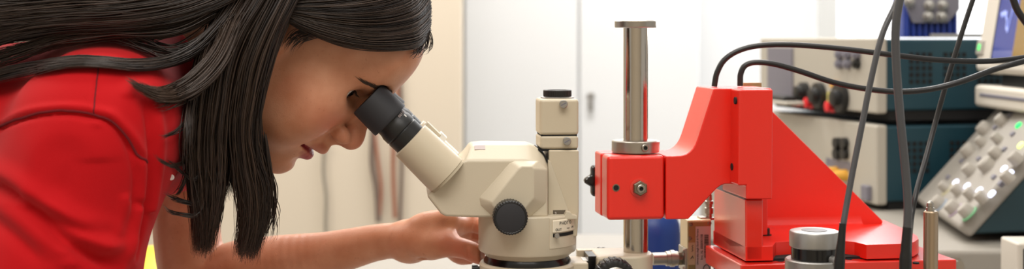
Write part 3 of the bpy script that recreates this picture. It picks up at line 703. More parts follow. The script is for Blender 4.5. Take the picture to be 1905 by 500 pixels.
q = f_(1287, 478, 0); obj('pen_mark', tube(BM(), [Vector((q.x - .0012, -.0004, q.z - .0015)), Vector((q.x + .0008, -.0004, q.z + .0012)), Vector((q.x + .0012, -.0004, q.z - .0012))], .0003, 6), M_ink, st2)
q = f_(1288, 462, 0); obj('pen_mark', tube(BM(), [Vector((q.x + .0008 * math.sin(i * 1.7), -.0004, q.z + .0035 - i * .0006)) for i in range(12)], .00018, 6), M_ink, st2)
# connector on the module top, connector at its left
q = f_(1320, 404, .010); bm = BM(); sma = lathe(bm, (q.x, .012, h_), (0, 0, 1), [(0, .0052), (.002, .0052), (.0021, .003), (.005, .003), (.0055, .0042), (.011, .0042), (.0115, .0032), (.014, .0032), (.0145, .0042), (.0175, .0042), (.018, .003), (.024, .0028)], 32); obj('top_connector', bm, M_brush, am)
bm = BM(); box(bm, (q.x - .010, .006, h_ + .001), (q.x - .004, .018, h_ + .0028)); obj('connector_flange', bm, M_brush, am, .0004)
q = f_(1268, 480, .012); q.x = 0; pxm = 1.2 / F
bm = BM(); lathe(bm, (0, .012, q.z), (-1, 0, 0), [(.001, .0062), (5 * pxm, .0062), (5.2 * pxm, .0052), (14 * pxm, .0055), (14.5 * pxm, .0068), (20 * pxm, .0068), (20.5 * pxm, .0078), (28 * pxm, .0078), (28.5 * pxm, .0070), (36 * pxm, .0070), (36.5 * pxm, .0058), (62 * pxm, .0058), (62.5 * pxm, .004)], 40); sd = obj('side_connector', bm, M_brush, am)
bm = BM(); lathe(bm, (0, .012, q.z), (-1, 0, 0), [(6 * pxm, .0066), (13 * pxm, .0066)], 6); obj('connector_nut', bm, M_bolt, sd)
bm = BM(); box(bm, (-.0025, .001, q.z - .011), (0, .024, q.z + .011)); obj('connector_flange', bm, M_brush, am, .0005)
for dz in (-.0085, .0085): obj('flange_screw', lathe(BM(), (-.0024, .0035, q.z + dz), (-1, 0, 0), [(0, .002), (.0016, .002), (.002, .0015)], 20), M_brush, am)

# ================================================================== height adjuster and post in front
Yk = 1.03; p = V(1515, 430, Yk); kz = lambda py, off=0.: zz(py, Yk + off) - BZ
ha = thing('height_adjuster', 'silver micrometer adjuster with grey centre disc, in front of the red base', 'adjuster', (p.x, Yk, BZ))
rk_ = 46 / F * Yk
zt_ = kz(428); zb_ = kz(466, -.019)
obj('knob', lathe(BM(), (0, 0, 0), (0, 0, 1), [(zb_, rk_ - .001), (zb_ + .001, rk_), (zt_ - .0014, rk_), (zt_ - .0004, rk_ - .0006), (zt_, rk_ - .0018), (zt_, .0005)], 80), M_alu, ha)
obj('centre_disc', lathe(BM(), (0, 0, zt_ - .001), (0, 0, 1), [(0, .0102), (.0013, .0102), (.0014, .0098)], 56), mat('disc_grey', '6e6c6c', .5), ha)
zr_ = kz(488, -.019)
obj('neck', lathe(BM(), (0, 0, 0), (0, 0, 1), [(zr_ - .01, rk_ * .93), (zb_ + .001, rk_ * .93)], 64), M_gloss, ha)
r2 = 54 / F * Yk
obj('sleeve', lathe(BM(), (0, 0, 0), (0, 0, 1), [(0, r2 * 1.1), (.02, r2 * 1.1), (.022, r2), (zr_ - .001, r2), (zr_, r2 - .001), (zr_, rk_ * .94)], 80), M_alu, ha)
dv = Vector((.55, -.82, -.12)).normalized(); q = Vector((0, 0, (zr_ + zb_) / 2 - .001)) + dv * (rk_ * .85)
obj('lock_screw', lathe(BM(), q, dv, [(0, .0034), (.0095, .0036), (.0105, .0032), (.0108, .001)], 32), M_alu, ha)
Yp = 1.0; p = V(1727, 500, Yp); 
mp_ = thing('metal_post', 'slim champagne-coloured metal post with pointed tip, right of the red base', 'post', (p.x, Yp, BZ))
pt = V(1730.5, 392, Yp) - mp_.location; axp = (pt - Vector((-.0006, 0, 0))).normalized(); ln = pt.length
rp = 13.2 / F * Yp
obj('shaft', lathe(BM(), Vector((0, 0, 0)), axp, [(0, rp), (ln - .001, rp), (ln, rp - .0008), (ln, .001)], 48), mat('champagne_metal', 'b09c84', .32, .9), mp_)
obj('tip', lathe(BM(), pt - axp * .001, axp, [(0, rp * .55), (.0035, rp * .55), (.0037, rp * .42), (.0045, rp * .42), (.0047, rp * .5), (.0072, rp * .45), (.0086, rp * .2), (.0088, .0001)], 32), M_brush, mp_)
obj('foot', lathe(BM(), (0, 0, 0), (0, 0, 1), [(0, .014), (.008, .014), (.010, .007), (.016, .0065)], 40), M_alu, mp_)

# ================================================================== CABLES
def cable(label, pts, r, mt, group, n=60, plug=None, cat='cable'):
    P_ = [V(*q) for q in pts]; base_ = P_[-1].copy()
    if plug is None:
        o = obj('signal_cable', tube(BM(), spline(P_, n), r, 14), mt); return tag(o, label, cat, group)
    t = thing('signal_cable', label, cat, base_, 0, group)
    P_ = [q - base_ for q in P_]; obj('lead', tube(BM(), spline(P_, n), r, 14), mt, t)
    pp, rr = plug; pp = spline([V(*q) - base_ for q in pp], 24); k = len(pp)
    obj('strain_relief', tube(BM(), pp, [rr[0] + (rr[1] - rr[0]) * min(1, i / (k * .45)) if i < k * .5 else (rr[2] if i > k * .55 else rr[2] * .95) for i in range(k)], 18), M_black, t)
    return t
cable('black cable arching highest from the red arm to the oscilloscope', [(1329, 161, 1.145), (1330, 153, 1.145), (1334, 135, 1.145), (1347, 112, 1.145), (1372, 95, 1.145), (1410, 85, 1.145), (1470, 83, 1.145), (1560, 90, 1.145), (1660, 102, 1.145), (1740, 111, 1.15), (1830, 114, 1.16), (1905, 107, 1.18), (1990, 90, 1.22)], .00255, M_cable, 'black cables looping from the red arm')
cable('black cable drooping lower from the red arm to the oscilloscope', [(1377, 160, 1.150), (1377, 152, 1.150), (1378, 137, 1.150), (1386, 122, 1.150), (1405, 116, 1.150), (1440, 119, 1.150), (1490, 133, 1.15), (1550, 153, 1.15), (1610, 165, 1.15), (1670, 170.5, 1.15), (1730, 166, 1.15), (1790, 151, 1.15), (1850, 129, 1.16), (1905, 114, 1.165), (1990, 92, 1.2)], .0026, M_cable, 'black cables looping from the red arm')
cable('black cable hanging down behind the silver adjuster to a thick plug', [(1720, -170, .99), (1695, -60, .985), (1668, 5, .98), (1641, 65, .975), (1620, 150, .97), (1604, 230, .965), (1588, 310, .96), (1576, 375, .955), (1567, 430, .95), (1562, 480, .95)], .0023, M_cableg, 'cables hanging in front', 60,
      ([(1568, 415, .95), (1565, 450, .95), (1563, 470, .95), (1560, 530, .95), (1559, 640, .95)], (.0025, .0034, .0040)))
cable('thick grey cable hanging straight down in front of the red base', [(1720, -190, .93), (1692, -70, .93), (1673, 5, .93), (1666, 60, .93), (1668, 130, .93), (1675, 220, .93), (1684, 310, .93), (1689, 380, .93), (1687, 440, .93)], .0030, M_cableg, 'cables hanging in front', 60,
      ([(1688, 422, .93), (1686, 446, .93), (1685, 466, .93), (1684, 530, .93), (1683, 640, .93)], (.0032, .0036, .0044)))
cable('thin dark cable slanting from top right to the right foot of the red base', [(1850, -120, 1.17), (1828, -50, 1.17), (1808, 5, 1.17), (1785, 75, 1.17), (1762, 150, 1.17), (1741, 225, 1.17), (1722, 295, 1.16), (1704, 360, 1.14), (1694, 420, 1.12), (1690, 500, 1.0), (1690, 640, 1.0)], .0023, M_cable, 'cables hanging in front')
cable('dark cable curving across the upper right corner of the oscilloscope screen', [(1860, -130, 1.15), (1873, -50, 1.15), (1887, 5, 1.15), (1902, 33, 1.15), (1935, 70, 1.15), (1990, 105, 1.16)], .0032, M_cable, None)
# ================================================================== PERSON
f32 = np.float32
class Field:
    def __init__(s, xs, ys, zs):
        s.ax = [np.asarray(a, f32) for a in (xs, ys, zs)]; s.F = np.full([len(a) for a in s.ax], .1, f32)
    def win(s, lo, hi, pad=.03):
        sl = []; g = []
        for i in range(3):
            a = s.ax[i]; i0 = np.searchsorted(a, lo[i] - pad); i1 = np.searchsorted(a, hi[i] + pad); sl.append(slice(i0, i1)); g.append(a[i0:i1])
        return tuple(sl), g[0][:, None, None], g[1][None, :, None], g[2][None, None, :]
    def op(s, prim, k, sub=False):
        fn, lo, hi = prim; sl, X, Y, Z = s.win(lo, hi); A = s.F[sl]
        if A.size == 0: return
        d = fn(X, Y, Z).astype(f32)
        if sub:
            h = np.maximum(k - np.abs(A + d), 0) / k; s.F[sl] = np.maximum(A, -d) + h * h * k * .25
        else:
            h = np.maximum(k - np.abs(A - d), 0) / k; s.F[sl] = np.minimum(A, d) - h * h * k * .25
    def mesh(s, name):
        F_ = s.F; nx, ny, nz = F_.shape; sg = F_ < 0
        c = [sg[i:nx - 1 + i, j:ny - 1 + j, k:nz - 1 + k] for i in (0, 1) for j in (0, 1) for k in (0, 1)]
        cnt = sum(x.astype(np.int8) for x in c); act = (cnt > 0) & (cnt < 8)
        idx = np.full(act.shape, -1, np.int64); n = int(act.sum()); idx[act] = np.arange(n)
        I, J, K_ = np.nonzero(act); acc = np.zeros((n, 3)); w = np.zeros(n)
        cor = [(i, j, k) for i in (0, 1) for j in (0, 1) for k in (0, 1)]
        val = {q: F_[I + q[0], J + q[1], K_ + q[2]].astype(float) for q in cor}
        pos = {q: np.stack([s.ax[0][I + q[0]], s.ax[1][J + q[1]], s.ax[2][K_ + q[2]]], 1).astype(float) for q in cor}
        for a in cor:
            for d in range(3):
                if a[d] == 0:
                    b = tuple(1 if t == d else a[t] for t in range(3)); va, vb = val[a], val[b]; m_ = (va < 0) != (vb < 0)
                    t = np.where(m_, va / np.where(m_, va - vb, 1), 0)[:, None]
                    acc += np.where(m_[:, None], pos[a] + (pos[b] - pos[a]) * t, 0); w += m_
        vs = acc / w[:, None]; quads = []
        for d in range(3):
            lo = [slice(1, -1)] * 3; hi = [slice(1, -1)] * 3; lo[d] = slice(0, -1); hi[d] = slice(1, None)
            A, B = sg[tuple(lo)], sg[tuple(hi)]
            for inside, flip in ((A & ~B, False), (~A & B, True)):
                P_ = np.stack(np.nonzero(inside), 1); e, g_ = (d + 1) % 3, (d + 2) % 3
                off = np.zeros(3, int); off[e] = 1; off[g_] = 1; P_ = P_ + off
                def at(de, dg):
                    q = P_.copy(); q[:, e] -= de; q[:, g_] -= dg; return idx[q[:, 0], q[:, 1], q[:, 2]]
                Q = np.stack([at(1, 1), at(0, 1), at(0, 0), at(1, 0)], 1); quads.append(Q[:, ::-1] if flip else Q)
        Q = np.concatenate(quads); Q = Q[(Q >= 0).all(1)]
        return vs, Q
def np_mesh(name, vs, faces):
    me = bpy.data.meshes.new(name); k = faces.shape[1]
    me.vertices.add(len(vs)); me.vertices.foreach_set('co', np.asarray(vs, f32).ravel())
    me.loops.add(faces.size); me.loops.foreach_set('vertex_index', faces.ravel().astype(np.int32))
    me.polygons.add(len(faces)); me.polygons.foreach_set('loop_start', np.arange(0, faces.size, k, dtype=np.int32))
    me.polygons.foreach_set('loop_total', np.full(len(faces), k, np.int32)); me.update(calc_edges=True); me.validate()
    me.polygons.foreach_set('use_smooth', [True] * len(me.polygons)); return me
def cone(a, b, ra, rb, sy=1., yc=1.1):
    a, b = np.array(a, float), np.array(b, float); a2, b2 = a.copy(), b.copy(); a2[1] = yc + (a[1] - yc) / sy; b2[1] = yc + (b[1] - yc) / sy
    ba = b2 - a2; q = max(float(ba @ ba), 1e-12); r = max(ra, rb)
    def fn(X, Y, Z):
        Y = yc + (Y - yc) / sy
        t = np.clip(((X - a2[0]) * ba[0] + (Y - a2[1]) * ba[1] + (Z - a2[2]) * ba[2]) / q, 0, 1)
        return np.sqrt((X - a2[0] - t * ba[0]) ** 2 + (Y - a2[1] - t * ba[1]) ** 2 + (Z - a2[2] - t * ba[2]) ** 2) - (ra + (rb - ra) * t)
    e = np.array([r, r * sy, r]); return fn, np.minimum(a, b) - e, np.maximum(a, b) + e
def chain(pts, radii, n):
    """one smooth tapering limb through the joints"""
    P_ = spline(pts, n); rr = [q.x for q in spline([Vector((r, 0, 0)) for r in radii], n)]
    cs = [cone(a, b, ra, rb) for a, b, ra, rb in zip(P_, P_[1:], rr, rr[1:])]
    lo = np.min([c[1] for c in cs], 0); hi = np.max([c[2] for c in cs], 0)
    def fn(X, Y, Z):
        d = None
        for c in cs:
            e = c[0](X, Y, Z); d = e if d is None else np.minimum(d, e)
        return d
    return fn, lo, hi
def rod(a, b, r):
    """flat-ended cylinder"""
    a, b = np.array(a, float), np.array(b, float); u = (b - a) / np.linalg.norm(b - a); ln = np.linalg.norm(b - a)
    def fn(X, Y, Z):
        t = (X - a[0]) * u[0] + (Y - a[1]) * u[1] + (Z - a[2]) * u[2]
        q = np.sqrt(np.maximum((X - a[0]) ** 2 + (Y - a[1]) ** 2 + (Z - a[2]) ** 2 - t * t, 0)) - r
        return np.maximum(q, np.maximum(-t, t - ln))
    return fn, np.minimum(a, b) - r, np.maximum(a, b) + r
def ell(c, r, M=np.eye(3)):
    c, r, M = np.array(c, float), np.array(r, float), np.array(M, float); mn = r.min()
    def fn(X, Y, Z):
        dx, dy, dz = X - c[0], Y - c[1], Z - c[2]; k0 = 0; k1 = 0
        for i in range(3):
            q = (dx * M[i][0] + dy * M[i][1] + dz * M[i][2]) / r[i]; k0 = k0 + q * q; k1 = k1 + (q / r[i]) ** 2
        k0 = np.sqrt(k0); k1 = np.sqrt(k1); return k0 * (k0 - 1) / np.maximum(k1, 1e-6)
    e = r.max(); return fn, c - e, c + e

# ---- head frame: gaze slants down into the eyepieces
HK = .865e-3
fv0 = np.array((.66, 0, -.75)); fv0 /= np.linalg.norm(fv0); uv_ = np.array((.75, 0, .66)); uv_ /= np.linalg.norm(uv_)
psi = R(2.0); ny_ = np.array((0, -1., 0)); fv_ = fv0 * math.cos(psi) + ny_ * math.sin(psi); sv_ = ny_ * math.cos(psi) - fv0 * math.sin(psi)
HM = np.stack([sv_, fv_, uv_])
HO = np.array(V(655, 175, 1.072)) - HK * 32 * sv_
def H(s, f, u): return HO + HK * (s * sv_ + f * fv_ + u * uv_)
def hell(c, r): return ell(H(*c), np.array(r) * HK, HM)
def hcone(a, b, ra, rb): return cone(H(*a), H(*b), ra * HK, rb * HK)
def local(P_): return ((np.asarray(P_) - HO) @ HM.T) / HK

def axis(*segs):
    out = [segs[0][0]]
    for lo, hi, st in segs:
        n = max(1, round((hi - lo) / st)); out += list(lo + (hi - lo) * (np.arange(n) + 1) / n)
    return out
B = Field(axis((-.62, -.30, .006), (-.30, -.005, .0015), (-.005, .06, .004)), axis((.82, .98, .006), (.98, 1.03, .004), (1.03, 1.225, .0015), (1.225, 1.34, .005)), axis((.742, .925, .0045), (.925, 1.165, .0015), (1.165, 1.24, .004)))
h = HK
# cranium, face, jaw
B.op(hell((0, -76, 34), (71, 95, 86)), .01)
B.op(hell((0, -36, -28), (58, 50, 74)), 30 * h)
for s in (-1, 1):
    B.op(hcone((s * 8, -9, -96), (s * 47, -78, -62), 15, 17), 22 * h)
    B.op(hell((s * 38, -17, -30), (23, 23, 26)), 22 * h)
    B.op(hcone((s * 9, 8, 22), (s * 42, -8, 25), 8, 8), 14 * h)
    B.op(hell((s * 33, -22, -62), (20, 22, 22)), 22 * h)
B.op(hell((0, 3, 45), (46, 14, 30)), 20 * h)
for s in (-1, 1): B.op(hell((s * 36, -11, -43), (15, 13, 14)), 16 * h)
B.op(hell((0, -7, -99), (19, 17, 15)), 12 * h)
B.op(hell((0, -8, -70), (25, 25, 26)), 12 * h)
# eye sockets
for s in (-1, 1):
    B.op(hell((s * 31, 8.5, 1), (16.5, 10.5, 10)), 9 * h, True)
    B.op(hell((s * 13, 16, 2), (6, 9, 10)), 8 * h, True)
    B.op(hell((s * 32, -11.5, -.5), (14.2, 14.2, 13.8)), 4 * h)
# nose
B.op(hcone((0, 10, 12), (0, 28.5, -25), 6.5, 8.8), 8 * h)
B.op(hell((0, 30, -32.5), (10.5, 11.5, 10.5)), 6 * h)
for s in (-1, 1): B.op(hell((s * 13.2, 20.5, -36), (7.2, 11.5, 8.5)), 3.2 * h)
B.op(hcone((0, 31, -38), (0, 17, -46), 5.5, 5), 5 * h)
for s in (-1, 1):
    B.op(hell((s * 7.4, 25, -46.5), (3.2, 6.5, 4.5)), 3 * h, True)
    B.op(hcone((s * 21.5, 13, -37), (s * 32, -5, -57), 2.0, 2.0), 6 * h, True)
# lips: an arc each, then the parting
LU, LL = [], []
for i in range(-6, 7):
    t = i / 6; s = 25 * t
    LU.append((s, 17.8 - 21.5 * t * t, -61.5 - 5.2 * t * t)); LL.append((s * .96, 10.8 - 15.0 * t * t, -76.0 + 4.6 * t * t))
for a, b in zip(LU, LU[1:]): B.op(hcone(a, b, 4.9 - 2.9 * abs((a[0]) / 25), 4.9 - 2.9 * abs(b[0] / 25)), 4 * h)
for a, b in zip(LL, LL[1:]): B.op(hcone(a, b, 6.0 - 3.6 * abs(a[0] / 24), 6.0 - 3.6 * abs(b[0] / 24)), 4 * h)
B.op(hcone((0, 17, -48), (0, 17.5, -58), 4, 3), 8 * h)
for a, b in zip(range(-6, 6), range(-5, 7)):
    def mo_(i): t = i / 6; return (26.5 * t, 19 - 23 * t * t, -68.8 - .2 * t * t)
    ra, rb2 = 2.9 - 1.5 * abs(a / 6), 2.9 - 1.5 * abs(b / 6)
    B.op(hcone(mo_(a), mo_(b), ra, rb2), 1.5 * h, True)
    qa, qb = mo_(a), mo_(b)
    for df, kk in ((-5, .8), (3, 1), (6, 1), (9, 1)): B.op(hcone((qa[0] * (1 + max(df, 0) * .012), qa[1] + df, qa[2]), (qb[0] * (1 + max(df, 0) * .012), qb[1] + df, qb[2]), ra * kk, rb2 * kk), 1.5 * h, True)
for s in (-1, 1): B.op(hell((s * 28, -1, -65), (2.5, 4, 2.5)), 5 * h, True)
B.op(hcone((-12, 13, -87), (12, 13, -87), 3, 3), 9 * h, True)
# eyelid openings
for s in (-1, 1):
    B.op(hell((s * 33.4, 0, -0.6), (14.6, 12, 6.0)), 1.4 * h, True)
    B.op(hcone((s * 22, 3.5, 9.4), (s * 46, -8, 6.2), .8, .8), 2.5 * h, True)
# ears
for s in (-1, 1):
    B.op(hell((s * 71, -88, -12), (6, 16, 29)), 6 * h); B.op(hell((s * 77, -84, -10), (4, 9, 16)), 4 * h, True)
# neck
B.op(cone(H(0, -88, -40), V(345, 150, 1.10), .050, .052), .03)
B.op(cone(V(345, 150, 1.10), V(290, 200, 1.10), .052, .05), .03)
B.op(cone(V(300, 205, 1.10), (-.58, 1.1, 1.03), .05, .06, 1.7), .03)
# near arm, inside its sleeve, forearm resting on the bench below the picture
B.op(cone(V(230, 200, 1.05), V(185, 250, .96), .04, .04), .03)
B.op(cone(V(185, 250, .96), (-.338, .935, .925), .038, .036), .02)
B.op(cone((-.338, .935, .925), (-.16, .955, .80), .036, .025), .012)
B.op(cone((-.16, .955, .80), (-.10, .965, .785), .024, .021), .012)
B.op(cone((-.10, .965, .778), (-.055, .97, .772), .021, .019, 1.4, .967), .012)
for i, (dy, ln) in enumerate(((-.026, .062), (-.009, .070), (.009, .066), (.025, .052))):
    a = (-.055, .968 + dy, .774); b = (-.055 + ln * .5, .97 + dy * 1.1, .773); c = (-.055 + ln, .972 + dy * 1.15, .7585)
    B.op(cone(a, b, .0095, .0085), .006); B.op(cone(b, c, .0085, .007), .003)
B.op(cone((-.085, .948, .778), (-.055, .922, .768), .013, .010), .008); B.op(cone((-.055, .922, .768), (-.028, .912, .7600), .0095, .0078), .004)
# far arm, bare below the sleeve, reaching to the far focus knob
sh2 = V(352, 225, 1.24)
B.op(cone(V(310, 200, 1.13), sh2, .04, .042), .03)
B.op(chain([sh2, V(352, 330, 1.23), V(347, 420, 1.225), V(361, 500, 1.222), V(395, 528, 1.22), V(450, 512, 1.217), V(520, 492, 1.212), V(600, 474, 1.205), V(650, 463, 1.20), V(695, 452, 1.195), V(740, 446, 1.187), V(775, 444, 1.182)],
           [.041, .036, .0315, .0325, .034, .0335, .0275, .0212, .0190, .0170, .0160, .0150], 60), .012)
# hand: metacarpals fan, thumb on the near side
wr = V(752, 446, 1.185)
kn = [V(832, 411, 1.166), V(828, 416, 1.184), V(820, 426, 1.200), V(810, 438, 1.212)]
for q, r0, r1 in zip(kn, (.0138, .0135, .0130, .0125), (.0098, .0100, .0095, .0088)):
    B.op(cone(wr + (q - wr) * .12, q, r0, r1), .008)
B.op(ell(V(800, 412, 1.170), (.016, .010, .0075)), .012)
fing = [[V(832, 411, 1.166), V(853, 416, 1.192), V(877, 413, 1.207), V(906, 424, 1.197)],
        [V(828, 416, 1.184), V(852, 427, 1.211), V(878, 430, 1.222), V(902, 440, 1.212)],
        [V(820, 426, 1.200), V(846, 440, 1.226), V(872, 448, 1.232), V(895, 455, 1.222)],
        [V(810, 438, 1.212), V(834, 461, 1.222), V(855, 477, 1.210), V(874, 480, 1.196)]]
for q, r in zip(fing, (.0100, .0100, .0095, .0078)):
    B.op(chain(q, [r, r * .97, r * .95, r * .74], 14), .004)
th = [V(772, 452, 1.172), V(800, 455, 1.160), V(835, 456, 1.149), V(868, 464, 1.140), V(884, 471, 1.136), V(900, 479, 1.134)]
B.op(chain(th[:3], [.0150, .0140, .0098], 12), .012)
B.op(chain(th[2:], [.0098, .0088, .0086, .0070], 12), .003)
B.op(cone(V(826, 430, 1.168), V(838, 443, 1.154), .0050, .0045), .010)
B.op(ell(V(758, 470, 1.178), (.012, .009, .0075)), .010)
B.op(cone(V(786, 478, 1.160), V(806, 466, 1.150), .0016, .0012), .006, True)
# thumb nail and knuckle creases
B.op(cone(V(866, 456, 1.131), V(870, 474, 1.131), .0007, .0007), .003, True)
# skin gives way where it presses on the rubber eyecups and the microscope body
def mic_w(v): return MF.o + MF.ex * v.x + MF.ey * v.y + Vector((0, 0, v.z))
for d in (dn, -dn):
    b0 = Vector((A0.x, d, A0.z)); B.op(rod(mic_w(b0 + ax * (-112 * 1.085 / F)), mic_w(b0 - ax * (50 * 1.085 / F)), .0182), .003, True)
B.op(rod((MF.o.x, MF.o.y, CZ - .23), (MF.o.x, MF.o.y, CZ - .155), rb_ + .0004), .002, True)
vs, Q = B.mesh('body'); del B.F
def laplace(vs, Q, n, lam=.5):
    e = np.concatenate([Q[:, [0, 1]], Q[:, [1, 2]], Q[:, [2, 3]], Q[:, [3, 0]]]); e = np.concatenate([e, e[:, ::-1]])
    deg = np.bincount(e[:, 0], minlength=len(vs))[:, None]
    for _ in range(n):
        a = np.stack([np.bincount(e[:, 0], weights=vs[e[:, 1], i], minlength=len(vs)) for i in range(3)], 1) / np.maximum(deg, 1); vs = vs + lam * (a - vs)
    return vs
vs = laplace(vs, Q, 2, .5)
person = thing('person', 'person with long dark hair in red polo shirt, bending over the microscope eyepieces', 'person', (-.78, 1.1, 0))
POFF = np.array(person.location)
lo_ = local(vs)
def seg_d(P_, a, b):
    a, b = np.array(a), np.array(b); ba = b - a; t = np.clip(((P_ - a) @ ba) / (ba @ ba), 0, 1); return np.linalg.norm(P_ - a - t[:, None] * ba, axis=1)
lip = np.zeros(len(vs)); near = (np.abs(lo_[:, 0]) < 32) & (lo_[:, 2] > -92) & (lo_[:, 2] < -54) & (lo_[:, 1] > -10); L_ = lo_[near]
du = np.min([seg_d(L_, a, b) - (4.9 - 2.2 * abs(a[0]) / 25) for a, b in zip(LU, LU[1:])], 0); dl = np.min([seg_d(L_, a, b) - (6.2 - 3.0 * abs(a[0]) / 24) for a, b in zip(LL, LL[1:])], 0)
lip[near] = np.maximum(np.clip(1 - np.maximum(dl - 1.2, 0) / 2.0, 0, 1), .42 * np.clip(1 - np.maximum(du - .6, 0) / 1.8, 0, 1))
blush = np.exp(-(((np.abs(lo_[:, 0]) - 42) / 18) ** 2 + ((lo_[:, 2] + 33) / 17) ** 2)) * (lo_[:, 1] > -50) + .9 * np.exp(-(lo_[:, 0] ** 2 + (lo_[:, 1] - 34) ** 2 + (lo_[:, 2] + 30) ** 2) / 180)
for q in fing + [th]: blush = np.maximum(blush, .6 * np.exp(-np.sum((vs - np.array(q[-1])) ** 2, 1) / .022 ** 2))
me = np_mesh('body', vs - POFF, Q)
at_ = me.attributes.new('lip', 'FLOAT', 'POINT'); at_.data.foreach_set('value', lip.astype(f32))
at_ = me.attributes.new('blush', 'FLOAT', 'POINT'); at_.data.foreach_set('value', blush.astype(f32))
def skin_mat():
    m = bpy.data.materials.new('skin'); m.use_nodes = True; nt = m.node_tree; b = nt.nodes['Principled BSDF']; N = nt.nodes.new
    tc = N('ShaderNodeTexCoord'); n1 = N('ShaderNodeTexNoise'); n1.inputs['Scale'].default_value = 45; n1.inputs['Detail'].default_value = 4
    n2 = N('ShaderNodeTexNoise'); n2.inputs['Scale'].default_value = 420; n2.inputs['Detail'].default_value = 2
    for n in (n1, n2): nt.links.new(tc.outputs['Object'], n.inputs['Vector'])
    r1 = N('ShaderNodeValToRGB'); r1.color_ramp.elements[0].position = .3; r1.color_ramp.elements[1].position = .7
    r1.color_ramp.elements[0].color = lin('c28260') + (1,); r1.color_ramp.elements[1].color = lin('d39878') + (1,); nt.links.new(n1.outputs['Fac'], r1.inputs[0])
    r2 = N('ShaderNodeValToRGB'); r2.color_ramp.elements[0].position = .66; r2.color_ramp.elements[1].position = .76; r2.color_ramp.elements[0].color = (0, 0, 0, 1); r2.color_ramp.elements[1].color = (.35, .35, .35, 1); nt.links.new(n2.outputs['Fac'], r2.inputs[0])
    def mix(fac, a, col):
        x = N('ShaderNodeMix'); x.data_type = 'RGBA'; nt.links.new(fac, x.inputs[0]); nt.links.new(a, x.inputs[6]); x.inputs[7].default_value = lin(col) + (1,); return x.outputs[2]
    c = mix(r2.outputs[0], r1.outputs[0], '9a5a3c')
    ab = N('ShaderNodeAttribute'); ab.attribute_name = 'blush'; mm = N('ShaderNodeMath'); mm.operation = 'MULTIPLY'; mm.inputs[1].default_value = .7; nt.links.new(ab.outputs['Fac'], mm.inputs[0]); c = mix(mm.outputs[0], c, 'd0745a')
    al = N('ShaderNodeAttribute'); al.attribute_name = 'lip'; mm = N('ShaderNodeMath'); mm.operation = 'MULTIPLY'; mm.inputs[1].default_value = 1.0; nt.links.new(al.outputs['Fac'], mm.inputs[0]); c = mix(mm.outputs[0], c, '9e343c')
    nt.links.new(c, b.inputs['Base Color']); b.inputs['Roughness'].default_value = .42; b.inputs['Specular IOR Level'].default_value = .4
    b.inputs['Subsurface Weight'].default_value = .12; b.inputs['Subsurface Radius'].default_value = (1, .35, .2); b.inputs['Subsurface Scale'].default_value = .004
    bp = N('ShaderNodeBump'); bp.inputs['Strength'].default_value = .12; bp.inputs['Distance'].default_value = .0008; n3 = N('ShaderNodeTexNoise'); n3.inputs['Scale'].default_value = 900; nt.links.new(tc.outputs['Object'], n3.inputs['Vector']); nt.links.new(n3.outputs['Fac'], bp.inputs['Height']); nt.links.new(bp.outputs[0], b.inputs['Normal'])
    return m
body = link('body', me, skin_mat(), person, None)
body_bvh = BVHTree.FromPolygons([tuple(v) for v in vs], [tuple(q) for q in Q.tolist()])

# ---- eyes, teeth
M_sclera = mat('eye_white', 'efe9e2', .25, coat=.6); M_iris = mat('iris_brown', '2c170c', .25, coat=.6); M_pupil = mat('pupil', '050404', .2, coat=.6)
gz = fv_ * .985 + ny_ * .17
for s in (-1, 1):
    c = Vector(H(s * 32, -11.5, -.5)) - person.location; gg = Vector(gz); r = 12.4 * HK
    prof = [(-r, .0001)] + [(-r * math.cos(t * math.pi / 20), r * math.sin(t * math.pi / 20)) for t in range(1, 20)] + [(r, .0001)]
    e = obj('eye', lathe(BM(), c, gg, prof, 40), [M_sclera, M_iris, M_pupil], person, angle=None)
    for p in e.data.polygons:
        d = (p.center - c).normalized().dot(gg); p.material_index = 2 if d > .975 else (1 if d > .88 else 0); p.use_smooth = True
bm = BM()
for i in range(-4, 5):
    t = i / 4.5; q = Vector(H(19 * t, 8.5 - 13 * t * t, -66.5)) - person.location; nrm = Vector(fv_ * (1 - .5 * abs(t)) + sv_ * t * .8).normalized()
    obox(bm, q, Vector(uv_).cross(nrm).normalized() * 2.05 * HK, nrm * 2 * HK, Vector(uv_) * 3.2 * HK)
obj('teeth', bm, mat('teeth', 'e6dccb', .3), person, .0006)

# ---- shirt
S_ = Field(axis((-1.0, -.5, .006), (-.5, -.2, .0022)), axis((.855, 1.02, .0022), (1.02, 1.35, .005)), axis((.82, .93, .005), (.93, 1.20, .0022)))
S_.op(cone(V(285, 212, 1.10), (-.80, 1.1, 1.0), .068, .100, 1.75), .02)
S_.op(cone(V(345, 158, 1.10), V(300, 190, 1.10), .057, .064), .03)
S_.op(cone(V(235, 195, 1.06), V(182, 250, .962), .058, .049), .035)
S_.op(cone(V(182, 250, .962), V(78, 620, .935), .049, .064), .045)
S_.op(cone(V(310, 205, 1.13), V(352, 235, 1.235), .054, .050), .03)
S_.op(cone(V(352, 235, 1.235), V(338, 372, 1.225), .050, .049), .02)
S_.op(cone(V(338, 398, 1.225), V(330, 560, 1.225), .075, .09), .002, True)
S_.op(cone(V(352, 235, 1.235), V(346, 400, 1.225), .038, .043), .002, True)
S_.op(cone(H(0, -88, -40), V(352, 146, 1.10), .053, .053), .003, True)
sv, SQ = S_.mesh('shirt'); del S_.F
sv = laplace(sv, SQ, 4, .5)
def normals(vs, Q):
    n = np.cross(vs[Q[:, 2]] - vs[Q[:, 0]], vs[Q[:, 3]] - vs[Q[:, 1]]); out = np.zeros_like(vs)
    for i in range(4):
        for a in range(3): out[:, a] += np.bincount(Q[:, i], weights=n[:, a], minlength=len(vs))
    return out / np.maximum(np.linalg.norm(out, axis=1, keepdims=True), 1e-12)
bv = BVHTree.FromPolygons([tuple(v) for v in sv], [tuple(q) for q in SQ.tolist()])
